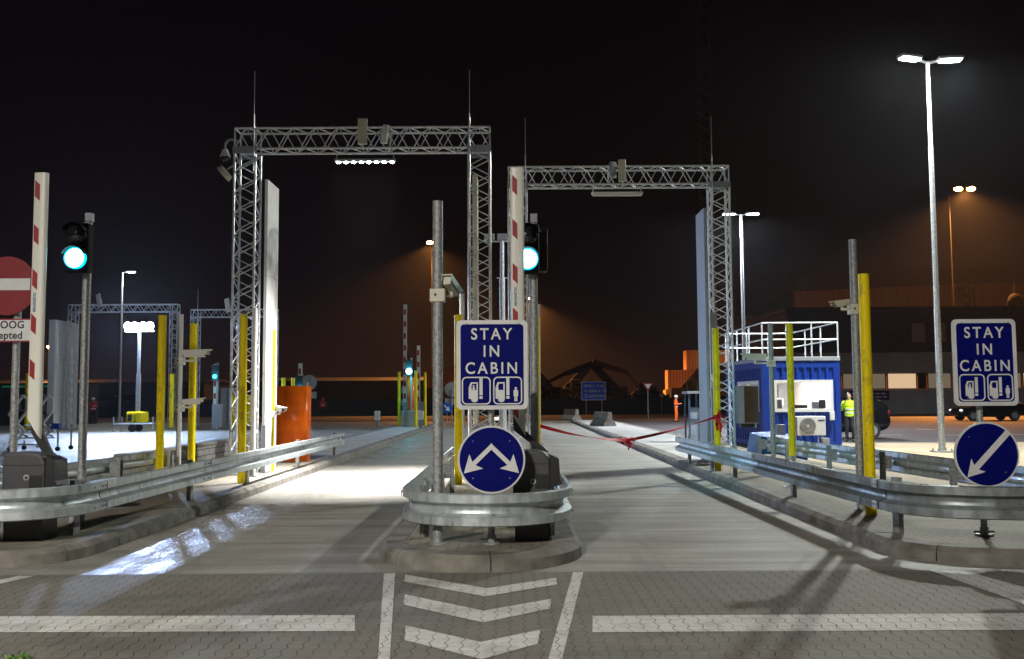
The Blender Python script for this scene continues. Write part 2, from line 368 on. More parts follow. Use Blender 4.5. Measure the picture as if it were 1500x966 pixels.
def rrect(x0, x1, z0, z1, r, n=6):
    P = []
    for cx, cz, a0 in ((x1 - r, z0 + r, -90), (x1 - r, z1 - r, 0), (x0 + r, z1 - r, 90), (x0 + r, z0 + r, 180)):
        for i in range(n + 1):
            t = rad(a0 + 90 * i / n); P.append((cx + r * math.cos(t), cz + r * math.sin(t)))
    return P
def disc(cx, cz, r, n=48): return [(cx + r * math.cos(2 * math.pi * i / n), cz + r * math.sin(2 * math.pi * i / n)) for i in range(n)]
def ring(mb, outer, inner, y0, y1):
    n = len(outer); vs = []
    for y in (y0, y1):
        vs += [(p[0], y, p[1]) for p in outer] + [(p[0], y, p[1]) for p in inner]
    fs = []
    for i in range(n):
        j = (i + 1) % n
        fs += [(i, j, n + j, n + i), (2 * n + i, 3 * n + i, 3 * n + j, 2 * n + j), (i, 2 * n + i, 2 * n + j, j), (n + i, n + j, 3 * n + j, 3 * n + i)]
    mb.add(vs, fs)

# ------------------------------------------------------------------ ground
struct('ground', MB().flat([(-1500, -800), (1500, -800), (1500, 2500), (-1500, 2500)], 0), ASPH)
struct('pavement', MB().flat([(-40, -20), (40, -20), (40, 8.66), (-40, 8.66)], 0.004), PAVER)
struct('road', MB().flat([(-40, 8.66), (6.9, 8.66), (6.9, 66), (-40, 66)], 0.004), CONC)
struct('footpath', MB().flat([(7.2, 12.6), (34, 12.6), (34, 32.0), (7.2, 32.0)], 0.008), SANDP)
mk = MB()
# stop lines, chevrons, edge lines
for poly in [[(-9, 7.06), (-1.14, 6.98), (-1.06, 6.51), (-9, 6.58)], [(0.56, 6.91), (9, 6.94), (9, 6.43), (0.52, 6.44)],
             [(-1.15, 8.62), (-1.05, 8.62), (-0.67, 5.2), (-0.735, 5.2)], [(0.53, 8.62), (0.62, 8.62), (0.215, 5.2), (0.135, 5.2)],
             [(-0.95, 8.55), (-0.22, 7.93), (0.37, 8.36), (0.36, 8.07), (-0.22, 7.60), (-0.93, 8.24)],
             [(-0.86, 7.70), (-0.22, 7.10), (0.29, 7.50), (0.27, 7.16), (-0.21, 6.73), (-0.83, 7.32)],
             [(-0.74, 6.66), (-0.21, 6.20), (0.18, 6.52), (0.15, 6.15), (-0.19, 5.80), (-0.70, 6.26)],
             [(3.70, 8.62), (3.98, 8.60), (4.22, 7.30), (4.0, 6.96), (3.78, 7.19)],
             [(-4.38, 8.60), (-4.24, 8.60), (-4.62, 7.4), (-4.86, 7.4)], [(-4.72, 8.60), (-4.52, 8.60), (-5.0, 7.5), (-5.3, 7.5)]]:
    mk.flat(poly, 0.008)
struct('road_markings', mk, PAINTW)
mk = MB()
for i in range(12): mk.box(11 + i * 2.6, 12.2 + i * 2.6, 46.2 - i * 0.5, 46.35 - i * 0.5, 0.0085, 0.010)
for i in range(6): mk.box(12 + i * 5, 15.5 + i * 5, 38.2 - i * 0.2, 38.32 - i * 0.2, 0.0085, 0.010)
struct('lane_markings', mk, WPAINT)

def island(xl, xr, y0, yn, y1, xl1, xr1, ne=2.0):
    """outline, counter-clockwise from far left down round the nose to far right"""
    cx = (xl + xr) / 2; a = (xr - xl) / 2; b = yn - y0; P = []
    n = int((y1 - yn) / 1.0)
    for i in range(n): 
        t = 1 - i / n; P.append((xl + (xl1 - xl) * t, yn + (y1 - yn) * t))
    for i in range(41):
        t = math.pi + math.pi * i / 40; c, s_ = math.cos(t), math.sin(t)
        P.append((cx + a * math.copysign(abs(c) ** (2 / ne), c), yn + b * math.copysign(abs(s_) ** (2 / ne), s_)))
    for i in range(1, n + 1):
        t = i / n; P.append((xr + (xr1 - xr) * t, yn + (y1 - yn) * t))
    return P
def offset(P, d, closed=True):
    n = len(P); out = []
    for i in range(n):
        a = Vector(P[(i - 1) % n] if closed or i > 0 else P[i]); b = Vector(P[(i + 1) % n] if closed or i < n - 1 else P[i])
        t = (b - a).normalized(); nn = Vector((-t.y, t.x)); out.append((P[i][0] + nn.x * d, P[i][1] + nn.y * d))
    return out
def resample(P, step):
    L = [0]
    for a, b in zip(P[:-1], P[1:]): L.append(L[-1] + (Vector(b) - Vector(a)).length)
    n = max(2, int(L[-1] / step)); out = []; j = 0
    for i in range(n + 1):
        t = L[-1] * i / n
        while j < len(L) - 2 and L[j + 1] < t: j += 1
        f = (t - L[j]) / max(1e-9, L[j + 1] - L[j]); out.append((P[j][0] + (P[j + 1][0] - P[j][0]) * f, P[j][1] + (P[j + 1][1] - P[j][1]) * f))
    return out
KW = 0.27
def kerb(P, name):
    q = resample(P, 0.125); prof = [(0.0, -0.02), (0.012, 0.10), (0.07, 0.148), (KW, 0.152), (KW, -0.02)]
    offs = [offset(q, d, False) for d, _ in prof]
    mb = MB(); per = 8; n = len(q) - 1
    for s0 in range(0, n, per):
        s1 = min(n, s0 + per); vs = []; 
        for i in range(s0, s1 + 1):
            g = 0
            for j, (d, z) in enumerate(prof):
                x, y = offs[j][i]
                if i == s0 or (i == s1 and s1 < n):
                    k = i + (1 if i == s0 else -1); x2, y2 = offs[j][k]; x += (x2 - x) * 0.045; y += (y2 - y) * 0.045
                jz = random.Random(s0).uniform(-0.004, 0.004) if z > 0 else 0
                vs.append((x, y, z + jz))
        m_ = len(prof); c = s1 - s0 + 1; fs = []
        for i in range(c - 1):
            for j in range(m_): fs.append((i * m_ + j, i * m_ + (j + 1) % m_, (i + 1) * m_ + (j + 1) % m_, (i + 1) * m_ + j))
        fs += [tuple(range(m_)), tuple(range((c - 1) * m_, c * m_))[::-1]]
        mb.add(vs, fs)
    struct(name, mb, KERB)
def make_island(args, mm, ysplit=None):
    P = island(*args); kerb(P, 'kerb')
    q = offset(P, KW + 0.004, False)
    struct('island_paving', MB().prismz(q, 0.02, 0.147), mm)
    # back edge kerb
make_island((-1.34, 0.69, 8.64, 9.75, 24.0, -1.30, 0.69, 2.1), PAVERI)
make_island((3.64, 6.65, 8.78, 9.85, 62.0, 3.75, 6.3, 2.6), PAVERI)
make_island((-6.45, -4.21, 8.92, 9.95, 52.0, -6.3, -4.21, 2.6), PAVERI)
# smooth concrete strip on the islands further back
struct('island_concrete', MB().flat([(-6.0, 24), (-4.5, 24), (-4.5, 51), (-6.0, 51)], 0.151), ISLC)
struct('island_concrete', MB().flat([(4.0, 21.5), (6.0, 21.5), (6.0, 61), (4.0, 61)], 0.151), ISLC)

# ------------------------------------------------------------------ guardrails
WP = [(0.050, -0.155), (0.083, -0.143), (0.083, -0.068), (0.010, -0.036), (0.0, -0.012), (0.0, 0.012), (0.010, 0.036), (0.083, 0.068), (0.083, 0.143), (0.050, 0.155)]
def wbeam(mb, P, zc, flip=1):
    off = [offset(P, -d * flip, False) for d, _ in WP]; k = len(WP); n = len(P)
    vs = []
    for t in (0.0, 0.004):
        o2 = [offset(P, -(d - t) * flip, False) for d, _ in WP]
        for i in range(n):
            for j in range(k): vs.append((o2[j][i][0], o2[j][i][1], zc + WP[j][1]))
    fs = []
    for i in range(n - 1):
        for j in range(k - 1):
            a = i * k + j; fs.append((a, a + 1, a + k + 1, a + k)); a += n * k; fs.append((a, a + k, a + k + 1, a + 1))
    for i in (0, n - 1):
        for j in range(k - 1): a = i * k + j; fs.append((a, a + 1, a + 1 + n * k, a + n * k))
    mb.add(vs, fs, None, True)
def guardrail(label, P, top, posts, joints, seg_label=None):
    """P runs so that the outside (traffic side) is on the right hand; posts=(x,y,angle)"""
    zc = top - 0.155
    g = thing('guardrail', label, 'guardrail', (P[len(P) // 2][0], P[len(P) // 2][1], 0.15), 'steel guardrails round the lane islands')
    cuts = [0] + joints + [len(P) - 1]
    for a, b in zip(cuts[:-1], cuts[1:]):
        mb = MB(); wbeam(mb, P[a:b + 1], zc)
        mb.build('beam', RAIL, g)
    for c in joints:
        t = (Vector(P[c + 1]) - Vector(P[c - 1])).normalized(); nn = Vector((t.y, -t.x))
        for s_ in (-0.12, 0.05, 0.12):
            for z in (-0.103, 0.103):
                q = Vector((P[c][0], P[c][1], zc + z)) + Vector((t.x, t.y, 0)) * s_ + Vector((nn.x, nn.y, 0)) * 0.083
                MB().tube(q, q + Vector((nn.x, nn.y, 0)) * 0.010, 0.012, n=8).build('bolt', GALVP, g)
        a_ = Vector((P[c][0], P[c][1])) + t * 0.16; b_ = a_ + t * 0.012; mb = MB(); wbeam(mb, [tuple(a_ + nn * 0.004), tuple(a_ + t * 0.006 + nn * 0.004), tuple(b_ + nn * 0.004)], zc); mb.build('splice_edge', BLACK, g)
    for (x, y, ang) in posts:
        M = T(x, y, 0, ang); p = MB()
        for (a0, a1, b0, b1) in [(-0.05, 0.05, -0.003, 0.003), (-0.05, -0.044, 0.003, 0.055), (0.044, 0.05, 0.003, 0.055)]:
            p.box(a0, a1, b0, b1, 0.148, zc + 0.16, M)
        p.build('post', GALVP, g)
        sp = MB().box(-0.04, 0.04, -0.10, -0.004, zc - 0.1, zc + 0.1, M); sp.build('spacer', GALVP, g)
    return g
def U_path(xl, xr, y0, yn, ylend, yrend, ne=2.2, bl=0.0, br=0.0):
    """from the left leg's far end, round the nose, to the right leg's far end; traffic side on the right hand side"""
    cx = (xl + xr) / 2; a = (xr - xl) / 2; b = yn - y0; P = []
    nl = max(2, int((ylend - yn) / 0.5)) if ylend > yn else 0
    for i in range(nl):
        t = 1 - i / nl; P.append((xl + bl * t, yn + (ylend - yn) * t))
    for i in range(37):
        t = math.pi + math.pi * i / 36; c, s_ = math.cos(t), math.sin(t)
        P.append((cx + a * math.copysign(abs(c) ** (2 / ne), c), yn + b * math.copysign(abs(s_) ** (2 / ne), s_)))
    nr = max(2, int((yrend - yn) / 0.5))
    for i in range(1, nr + 1):
        t = i / nr; P.append((xr + br * t, yn + (yrend - yn) * t))
    return P, nl, nl + 36
# centre island
P, j0, j1 = U_path(-1.05, 0.52, 9.10, 10.0, 18.0, 19.4, 2.2)
pl = [(-0.93, 9.86, math.pi / 2 * 0 + rad(-60)), (0.40, 9.90, rad(60))] + [(-0.91, y, rad(-90)) for y in (12.0, 14.0, 16.0, 17.8)] + [(0.38, y, rad(90)) for y in (12.0, 14.0, 16.0, 18.0, 19.2)]
guardrail('galvanised guardrail bent round the nose of the middle island, under the blue two-arrow disc', P, 0.66, pl, [j0, j1])
# right island
P, j0, j1 = U_path(3.78, 6.10, 8.98, 9.95, 20.8, 20.5, 2.6, -0.18, -0.75)
pl = [(3.95, 9.98, rad(-75)), (3.93, 13.6, rad(-90)), (3.85, 16.8, rad(-90)), (3.78, 18.4, rad(-90)), (3.72, 20.4, rad(-90))] + [(5.98 - 0.075 * (y - 9.95), y, rad(90)) for y in (10.6, 12.6, 14.6, 16.6, 18.6, 20.2)]
guardrail('bluish galvanised guardrail round the right island, beside the blue cabin and the single-arrow disc', P, 0.71, pl, [j0, j1, 12])
# left island
P, j0, j1 = U_path(-6.15, -4.40, 9.25, 10.1, 16.2, 24.6, 2.6, 0.3, 0.02)
pl = [(-4.60, 10.19, rad(75)), (-4.52, 13.57, rad(90)), (-4.5, 16.4, rad(90)), (-4.48, 20.15, rad(90)), (-4.46, 24.2, rad(90))] + [(-6.03 + 0.05 * (y - 10.1), y, rad(-90)) for y in (10.8, 12.4, 14.2, 16.0)]
guardrail('galvanised guardrail round the left island, passing the orange kiosk and the dark barrier box', P, 0.71, pl, [j0, j1, j1 + 7])

# ------------------------------------------------------------------ plain posts
def post(name, label, x, y, z1, r, m, cat='post', group=None, z0=0.147):
    g = thing(name, label, cat, (x, y, z0), group)
    MB().tube((x, y, z0), (x, y, z1), r, n=20).build('pole', m, g)
    MB().tube((x, y, z1), (x, y, z1 + 0.008), r * 1.04, n=20).build('cap', m, g)
    if m is not YEL: MB().tube((x, y, z0), (x, y, z0 + 0.012), r * 1.7, n=20).build('base_plate', GALVP, g)
    return g
YG = 'yellow painted steel protection posts'
for lab, x, y, z1 in [
    ('yellow post on the left island nearest the truss leg, its foot showing under the guardrail', -4.59, 16.3, 3.0),
    ('bright lit yellow post between the white panel and the orange kiosk, carrying a white camera', -4.78, 19.0, 2.93),
    ('leftmost tall yellow post of the left island, left of the white camera pole', -5.80, 15.8, 2.95),
    ('yellow post just right of the white camera pole on the left island', -5.78, 17.3, 2.93),
    ('yellow post behind the left edge of the centre stay in cabin sign', -0.89, 15.8, 2.93),
    ('yellow post right of the centre stay in cabin sign, behind the dark barrier box', 0.41, 16.4, 2.95),
    ('yellow post with the red ribbon knotted round it, beside the right truss leg', 3.92, 18.39, 2.87),
    ('yellow post standing in front of the blue cabin window', 5.32, 18.3, 2.95),
    ('big yellow post on the right island, close against the grey camera pole', 4.23, 11.42, 3.01)]:
    post('yellow_post', lab, x, y, z1, 0.065, YEL, 'post', YG)
PG = 'galvanised round poles standing on the islands'
post('grey_pole', 'tall mottled galvanised pole left of the centre signs with a clamped camera', -0.73, 9.38, 3.5, 0.050, GALVP, 'pole', PG)
post('grey_pole', 'tall galvanised pole on the right island carrying a camera that looks left', 4.31, 11.97, 3.52, 0.048, GALVP, 'pole', PG)
post('grey_pole', 'thin grey pole left of the blue cabin window with a cream camera', 5.12, 18.9, 3.0, 0.048, GALVP, 'pole', PG)
post('white_pole', 'slim pale pole between two yellow posts on the left island holding two cameras', -5.70, 16.4, 3.02, 0.043, WHITE, 'pole', PG)
post('white_pole', 'slim white pole inside the left truss leg behind a yellow post', -4.78, 17.7, 3.25, 0.05, WHITE, 'pole', PG)
post('white_pole', 'short white pole rising above the left corner of the centre sign', -0.93, 17.75, 3.5, 0.045, WHITE, 'pole', PG)
post('white_pole', 'white pole showing just behind the yellow post right of the centre sign', 0.47, 17.4, 3.25, 0.045, WHITE, 'pole', PG)

# ------------------------------------------------------------------ cameras
def cctv(label, p, ang, tilt=0.0, pole=None, size=1.0, m=CREAM):
    """bullet camera with sunshield; p = housing centre; ang = look direction about z; pole=(x,y) clamp"""
    g = thing('security_camera', label, 'camera', p, 'security cameras on poles and gantries')
    M = T(p[0], p[1], p[2], ang) @ Matrix.Rotation(tilt, 4, 'Y') @ Matrix.Scale(size, 4)
    MB().box(-0.17, 0.15, -0.045, 0.045, -0.045, 0.045, M, bev=0.012).build('housing', m, g)
    MB().prism([(-0.20, 0.050), (0.21, 0.050), (0.24, 0.062), (0.24, 0.070), (-0.20, 0.062)], -0.06, 0.06, M).box(-0.19, 0.20, 0.052, 0.060, -0.01, 0.050, M).box(-0.19, 0.20, -0.060, -0.052, -0.01, 0.050, M).build('sunshield', m, g)
    MB().tube((0.151, 0, 0), (0.156, 0, 0), 0.036, n=16, M=M).build('lens', GLASS_DARK, g)
    if pole:
        px, py = pole; z = p[2] - 0.10 * size
        MB().path([(p[0], p[1], p[2] - 0.05 * size), (p[0], p[1], z), (px, py, z)], 0.017).build('bracket', m, g)
        MB().box(px - 0.075, px + 0.075, py - 0.065, py + 0.065, z - 0.07, z + 0.06, bev=0.008).build('clamp', m, g)
        MB().tube((px - 0.02, py - 0.066, z), (px - 0.02, py - 0.071, z), 0.013, n=10).build('bolt', BLACK, g)
    return g
cctv('cream box camera seen end-on, clamped high on the pole left of the centre sign', (-0.60, 9.48, 2.66), rad(75), 0.35, (-0.73, 9.38), 0.9)
cctv('pale camera pointing left from the right island pole, beside the big yellow post', (4.17, 12.02, 2.72), rad(200), 0.15, (4.31, 11.97), 0.72)
cctv('cream camera pointing left in front of the blue cabin', (4.80, 18.9, 2.33), rad(182), 0.0, (5.12, 18.9), 1.15)
cctv('upper of two white cameras pointing right on the slim left island pole', (-5.44, 16.4, 2.34), rad(-4), 0.0, (-5.70, 16.4), 1.15, WHITE)
cctv('lower of two white cameras pointing right on the slim left island pole', (-5.48, 16.4, 1.52), rad(12), -0.05, (-5.70, 16.4), 0.9, WHITE)
cctv('small white dome-like camera in front of the orange kiosk', (-4.60, 18.95, 1.36), rad(-50), 0.12, (-4.78, 19.0), 0.9, WHITE)
cctv('tiny white camera peeping over the blue two-arrow disc', (-0.28, 17.0, 1.16), rad(-90), 0.2, (-0.28, 17.12), 0.6, WHITE)
post('camera_stand', 'short grey stanchion behind the blue two-arrow disc', -0.28, 17.12, 1.12, 0.03, GALVP, 'stanchion')

# ------------------------------------------------------------------ truss gantries
def truss(mb, a, b, u, v, w, h, r, rb, step):
    """box truss between points a and b; u,v the section axes (unit), w,h section size measured from a"""
    a = Vector(a); b = Vector(b); u = Vector(u); v = Vector(v); d = b - a; L = d.length; d.normalize()
    C = [a, a + u * w, a + u * w + v * h, a + v * h]
    for c in C: mb.tube(c, c + d * L, r, n=8)
    n = max(2, round(L / step)); s = L / n
    for k in range(4):
        p, q = C[k], C[(k + 1) % 4]
        for i in range(n):
            z0, z1 = i * s, (i + 1) * s; zm = (z0 + z1) / 2
            if k % 2: p, q = q, p
            mb.tube(p + d * z0, q + d * zm, rb, n=6, cap=False); mb.tube(q + d * zm, p + d * z1, rb, n=6, cap=False)
            if k % 2: p, q = q, p
def gantry(label, x0, x1, y, zt, zbase, rods=True, lod=1.0, m=GALV):
    g = thing('truss_gantry', label, 'gantry', (x0, y, zbase), 'truss portals spanning the lanes'); w = 0.40
    for xx in (x0, x1 - w):
        t = MB(); truss(t, (xx, y, zbase + 0.02), (xx, y, zt - 0.44), (1, 0, 0), (0, 1, 0), w, w, 0.024, 0.0115, 0.42 * lod); t.build('leg', m, g)
        MB().box(xx - 0.08, xx + w + 0.08, y - 0.08, y + w + 0.08, zbase, zbase + 0.02).build('base_plate', GALVP, g)
        for ya, yb in ((y - 0.035, y - 0.028), (y + w + 0.028, y + w + 0.035)): MB().box(xx - 0.03, xx + w + 0.03, ya, yb, zt - 0.50, zt - 0.36).build('corner_plate', GREYP, g)
    t = MB(); truss(t, (x0, y, zt - w), (x1, y, zt - w), (0, 1, 0), (0, 0, 1), w, w, 0.024, 0.0115, 0.46 * lod)
    for xx in (x0, x1, x0 + w, x1 - w):
        t.tube((xx, y, zt - w), (xx, y, zt), 0.016, n=6); t.tube((xx, y + w, zt - w), (xx, y + w, zt), 0.016, n=6); t.tube((xx, y, zt), (xx, y + w, zt), 0.016, n=6)
    t.build('beam', m, g)
    if rods:
        for xx in (x0 + w - 0.02, x1 - w + 0.02):
            MB().tube((xx, y - 0.05, zt - 0.85), (xx, y - 0.05, zt + 0.25), 0.014, n=8).tube((xx, y - 0.05, zt + 0.25), (xx, y - 0.05, zt + 1.1), 0.008, 0.006, n=6).build('lightning_rod', GALV, g)
    return g
GL = gantry('nearest truss gantry, spanning the left lane with a lit lamp bar under its beam', -5.29, -0.41, 18.0, 6.75, 0.147)
GR = gantry('truss gantry over the right lane with an unlit white lamp tube under its beam', -0.06, 4.85, 21.0, 6.70, 0.147)
# side reader panels fixed to the legs
def panel(label, x, y0, y1, z0, z1, m, parent_z=0.147, t=0.06):
    g = thing('side_panel', label, 'panel', (x, (y0 + y1) / 2, z0), 'tall narrow reader panels on the gantry legs')
    MB().box(x - t / 2, x + t / 2, y0, y1, z0, z1, bev=0.006).build('board', m, g)
    MB().box(x - t / 2 - 0.012, x + t / 2 + 0.012, y0 - 0.02, y0 + 0.03, z0, z0 + 0.9).build('bracket', GREYP, g)
    for zz in (z0 + 1.9, z0 + 3.8):
        MB().box(x - t / 2 - 0.002, x + t / 2 + 0.002, y0 - 0.002, y1 + 0.002, zz, zz + 0.008).build('seam', GREYP, g)
    return g
panel('brilliant white tall panel on the left gantry, right of its left leg', -4.78, 18.42, 19.3, 0.16, 5.85, WHITE)
panel('cream tall panel seen edge-on inside the right leg of the left gantry', -0.70, 18.1, 18.8, 0.16, 5.85, CREAM, t=0.09)
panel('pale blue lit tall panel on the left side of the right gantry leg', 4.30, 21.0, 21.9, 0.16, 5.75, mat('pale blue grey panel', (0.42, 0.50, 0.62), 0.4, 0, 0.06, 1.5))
panel('pale tall panel behind the raised barrier arm, on the right gantry left leg', -0.03, 21.42, 22.2, 0.16, 5.75, CREAM, t=0.08)
g = thing('cable_trunking', 'grey ribbed trunking fixed between the pale panel and right gantry leg', 'trunking', (4.42, 20.95, 0.16))
for a, b in ((0.16, 1.75), (2.05, 3.40)):
    q = MB().box(4.36, 4.50, 20.90, 21.0, a, b)
    for k in range(3): q.box(4.375 + k * 0.045, 4.395 + k * 0.045, 20.885, 20.899, a, b)
    q.build('cover', GREYP, g)

# lamp bars under the beams
def lampbar(label, x0, x1, y, z, lit):
    g = thing('lamp_bar', label, 'lamp', ((x0 + x1) / 2, y, z), 'lamp bars under the gantry beams')
    MB().box(x0, x1, y - 0.06, y + 0.06, z, z + 0.05, bev=0.01).build('housing', GREYP if lit else WHITE, g)
    for xx in (x0 + 0.04, x1 - 0.04): MB().tube((xx, y, z + 0.05), (xx, y, z + 0.16), 0.012, n=8).build('hanger', GALVP, g)
    if lit:
        for i in range(8):
            xx = x0 + (x1 - x0) * (i + 0.5) / 8
            MB().sphere((xx, y, z - 0.006), 0.038, n=14, sc=(1, 1, 0.6)).build('led', E_LED, g)
        lamp('lamp_light', 'AREA', ((x0 + x1) / 2, y, z - 0.06), 520, (1.0, 0.98, 0.95), g, shape='RECTANGLE', size=x1 - x0, size_y=0.06, spread=rad(72), aim=((x0 + x1) / 2, y + 0.25, 0))
    else:
        MB().tube((x0 + 0.03, y, z - 0.012), (x1 - 0.03, y, z - 0.012), 0.03, n=14).build('tube', WHITE, g)
    return g
lampbar('lit lamp bar with eight white spots under the left gantry beam', -3.41, -2.23, 18.2, 6.13, True)
lampbar('unlit white lamp tube under the right gantry beam', 1.80, 2.96, 21.2, 6.11, False)
# antennas on the beams
def antenna(label, x, y, z, w, h, rz, tilt, m=CREAM):
    g = thing('flat_antenna', label, 'antenna', (x, y, z), 'flat antennas on the gantry beams')
    M = T(x, y, z, rz, 0, tilt)
    MB().box(-w / 2, w / 2, -0.06, 0.0, -h / 2, h / 2, M, bev=0.015).build('cover', m, g)
    MB().box(-w / 2 + 0.01, w / 2 - 0.01, 0.002, 0.03, -h / 2 + 0.01, h / 2 - 0.01, M).build('back_plate', GREYP, g)
    MB().tube((0, 0.03, 0), (0, 0.16, -0.05), 0.02, n=8, M=M).tube((0, 0.14, -0.3), (0, 0.14, 0.1), 0.02, n=8, M=M).build('bracket', WHITE, g)
    return g
antenna('upright cream flat antenna above the lit lamp bar', -2.82, 17.85, 6.62, 0.18, 0.50, rad(8), 0)
antenna('smaller tilted white antenna right of the upright one', -2.38, 17.9, 6.58, 0.14, 0.36, rad(-40), rad(14), WHITE)
antenna('cream flat antenna on the beam of the right gantry', 2.46, 20.85, 6.56, 0.17, 0.50, rad(-10), 0)
antenna('grey antenna box left of the cream one on the right gantry', 2.25, 20.95, 6.60, 0.15, 0.36, rad(35), 0, GREYP)
# dome camera and floodlight at left gantry corner
g = thing('dome_camera', 'grey dome camera on a curved arm at the left gantry corner', 'camera', (-5.35, 18.1, 6.4))
MB().path([(-5.25, 18.1, 6.50), (-5.32, 18.1, 6.56), (-5.44, 18.1, 6.55), (-5.50, 18.1, 6.47), (-5.50, 18.1, 6.36)], 0.022).build('arm', GREYP, g)
MB().tube((-5.50, 18.1, 6.22), (-5.50, 18.1, 6.36), 0.10, 0.05, n=18).build('hood', WHITE, g)
MB().sphere((-5.50, 18.1, 6.21), 0.085, n=18, sc=(1, 1, 0.9)).build('dome', GLASS_DARK, g)
g = thing('round_antenna', 'cream drum antenna tilted outward below the left gantry corner', 'antenna', (-5.42, 18.1, 5.85))
M = T(-5.50, 18.1, 5.90, 0, 0, rad(50))
MB().tube((0, 0, -0.05), (0, 0, 0.05), 0.17, 0.15, n=24, M=M).build('drum', CREAM, g)
MB().tube((-5.45, 18.1, 5.98), (-5.26, 18.1, 6.1), 0.018, n=8).build('arm', GREYP, g)
# cabinet beside right leg
g = thing('meter_cabinet', 'grey cabinet with brown glass door hanging beside the right gantry leg', 'cabinet', (5.1, 20.95, 0.95))
MB().box(4.88, 5.33, 20.75, 20.98, 0.98, 1.80, bev=0.01).build('case', GREYP, g)
MB().box(5.02, 5.32, 20.735, 20.748, 1.00, 1.78).build('door', mat('brown glass', (0.10, 0.075, 0.055), 0.25, 0, 0.2, 4), g)
MB().box(4.95, 5.25, 20.80, 20.95, 0.90, 0.978).build('bracket', BLACK, g)

# ------------------------------------------------------------------ barriers (box + raised arm)
def barrier(label, bx0, bx1, by0, by1, ax, ay, ztop, keypos, flip=1, group='raised lane barriers'):
    g = thing('lane_barrier', label, 'barrier', ((bx0 + bx1) / 2, (by0 + by1) / 2, 0.147), group)
    zt = 1.03
    MB().box(bx0 + 0.02, bx1 - 0.02, by0 + 0.02, by1, 0.148, 0.56).build('plinth', DARKBOX, g)
    cx = (bx0 + bx1) / 2
    q = MB(); prof = [(bx0, 0.562), (bx1, 0.562), (bx1 + 0.0, 0.93), (bx1 - 0.05, zt - 0.02), (bx1 - 0.12, zt), (bx0 + 0.03, zt), (bx0, zt - 0.03)]
    q.prism(prof, by0, by1); h = q.build('housing', DARKBOX, g)
    bv = h.modifiers.new('bevel', 'BEVEL'); bv.width = 0.02; bv.segments = 3
    MB().box(bx0 - 0.004, bx1 + 0.004, by0 - 0.004, by1 + 0.004, 0.90, 0.906).build('seam', BLACK, h)
    MB().tube((keypos[0], by0 - 0.008, keypos[1]), (keypos[0], by0 - 0.001, keypos[1]), 0.030, n=24).build('lock', GALVP, h)
    MB().tube((keypos[0], by0 - 0.013, keypos[1]), (keypos[0], by0 - 0.009, keypos[1]), 0.014, n=16).build('keyhole', BLACK, h)
    MB().box(bx1 - 0.15, bx1 - 0.02, by0 - 0.006, by0 - 0.001, 0.66, 0.80).build('recess', BLACK, h)
    # flange where the arm is mounted
    MB().prism([(bx1, 0.66), (bx1 + 0.12, 0.70), (bx1 + 0.10, 0.74), (bx1 + 0.09, 0.95), (bx1, 0.99)], by0 + 0.02, by1 - 0.05).build('hub', BLACK, g)
    q = MB().prism([(bx1 + 0.01, 0.99), (bx1 - 0.10, 1.02), (ax - 0.05, 1.22), (ax - 0.06, 1.42), (ax + 0.05, 1.42), (ax + 0.05, 1.24)], ay - 0.02, ay + 0.03)
    q.build('arm_holder', BLACK, g)
    # arm: flattened oval extrusion
    zb = 1.30; n = 20; vs = []
    sec = [(0.072 * math.copysign(abs(math.cos(t)) ** 0.55, math.cos(t)), 0.036 * math.copysign(abs(math.sin(t)) ** 0.8, math.sin(t))) for t in [2 * math.pi * i / n for i in range(n)]]
    for (x, y) in sec: vs.append((ax + x, ay - 0.06 + y, zb - (x * 1.6) * 1 - 0.02))
    for (x, y) in sec: vs.append((ax + x, ay - 0.06 + y, ztop))
    a = MB(); a.add(vs, [(i, (i + 1) % n, n + (i + 1) % n, n + i) for i in range(n)], None, True); a.add(vs, [tuple(range(n)), tuple(range(n, 2 * n))])
    arm = a.build('arm', BOOMW, g)
    z = ztop - 0.08; xl = ax - 0.050; i = 0
    while z - 0.22 > zb:
        MB().add([(xl, ay - 0.0995, z), (xl, ay - 0.0995, z - 0.17), (xl + 0.052, ay - 0.0995, z - 0.22), (xl + 0.052, ay - 0.0995, z - 0.05),
               (xl, ay - 0.092, z), (xl, ay - 0.092, z - 0.17), (xl + 0.052, ay - 0.092, z - 0.22), (xl + 0.052, ay - 0.092, z - 0.05)],
              [(0, 1, 2, 3), (7, 6, 5, 4), (0, 4, 5, 1), (1, 5, 6, 2), (2, 6, 7, 3), (3, 7, 4, 0)]).build('red_mark', REDR, arm)
        z -= 0.466
    text('lettering', 'MAGNETIC', 0.040, (ax - 0.020, ay - 0.0985, ztop - 1.36), mat('blue grey print', (0.10, 0.22, 0.36), 0.5, 0, 0), arm, rot=(math.pi / 2, math.radians(-90), 0), off=0.001)
    return g
barrier('dark barrier box and raised white arm beside the no-entry sign', -5.17, -4.74, 9.75, 10.1, -4.91, 9.92, 3.93, (-4.92, 0.78))
barrier('dark barrier box behind the blue two-arrow disc with its white arm raised', 0.0, 0.37, 9.55, 9.9, 0.06, 9.98, 3.97, (0.20, 0.73))

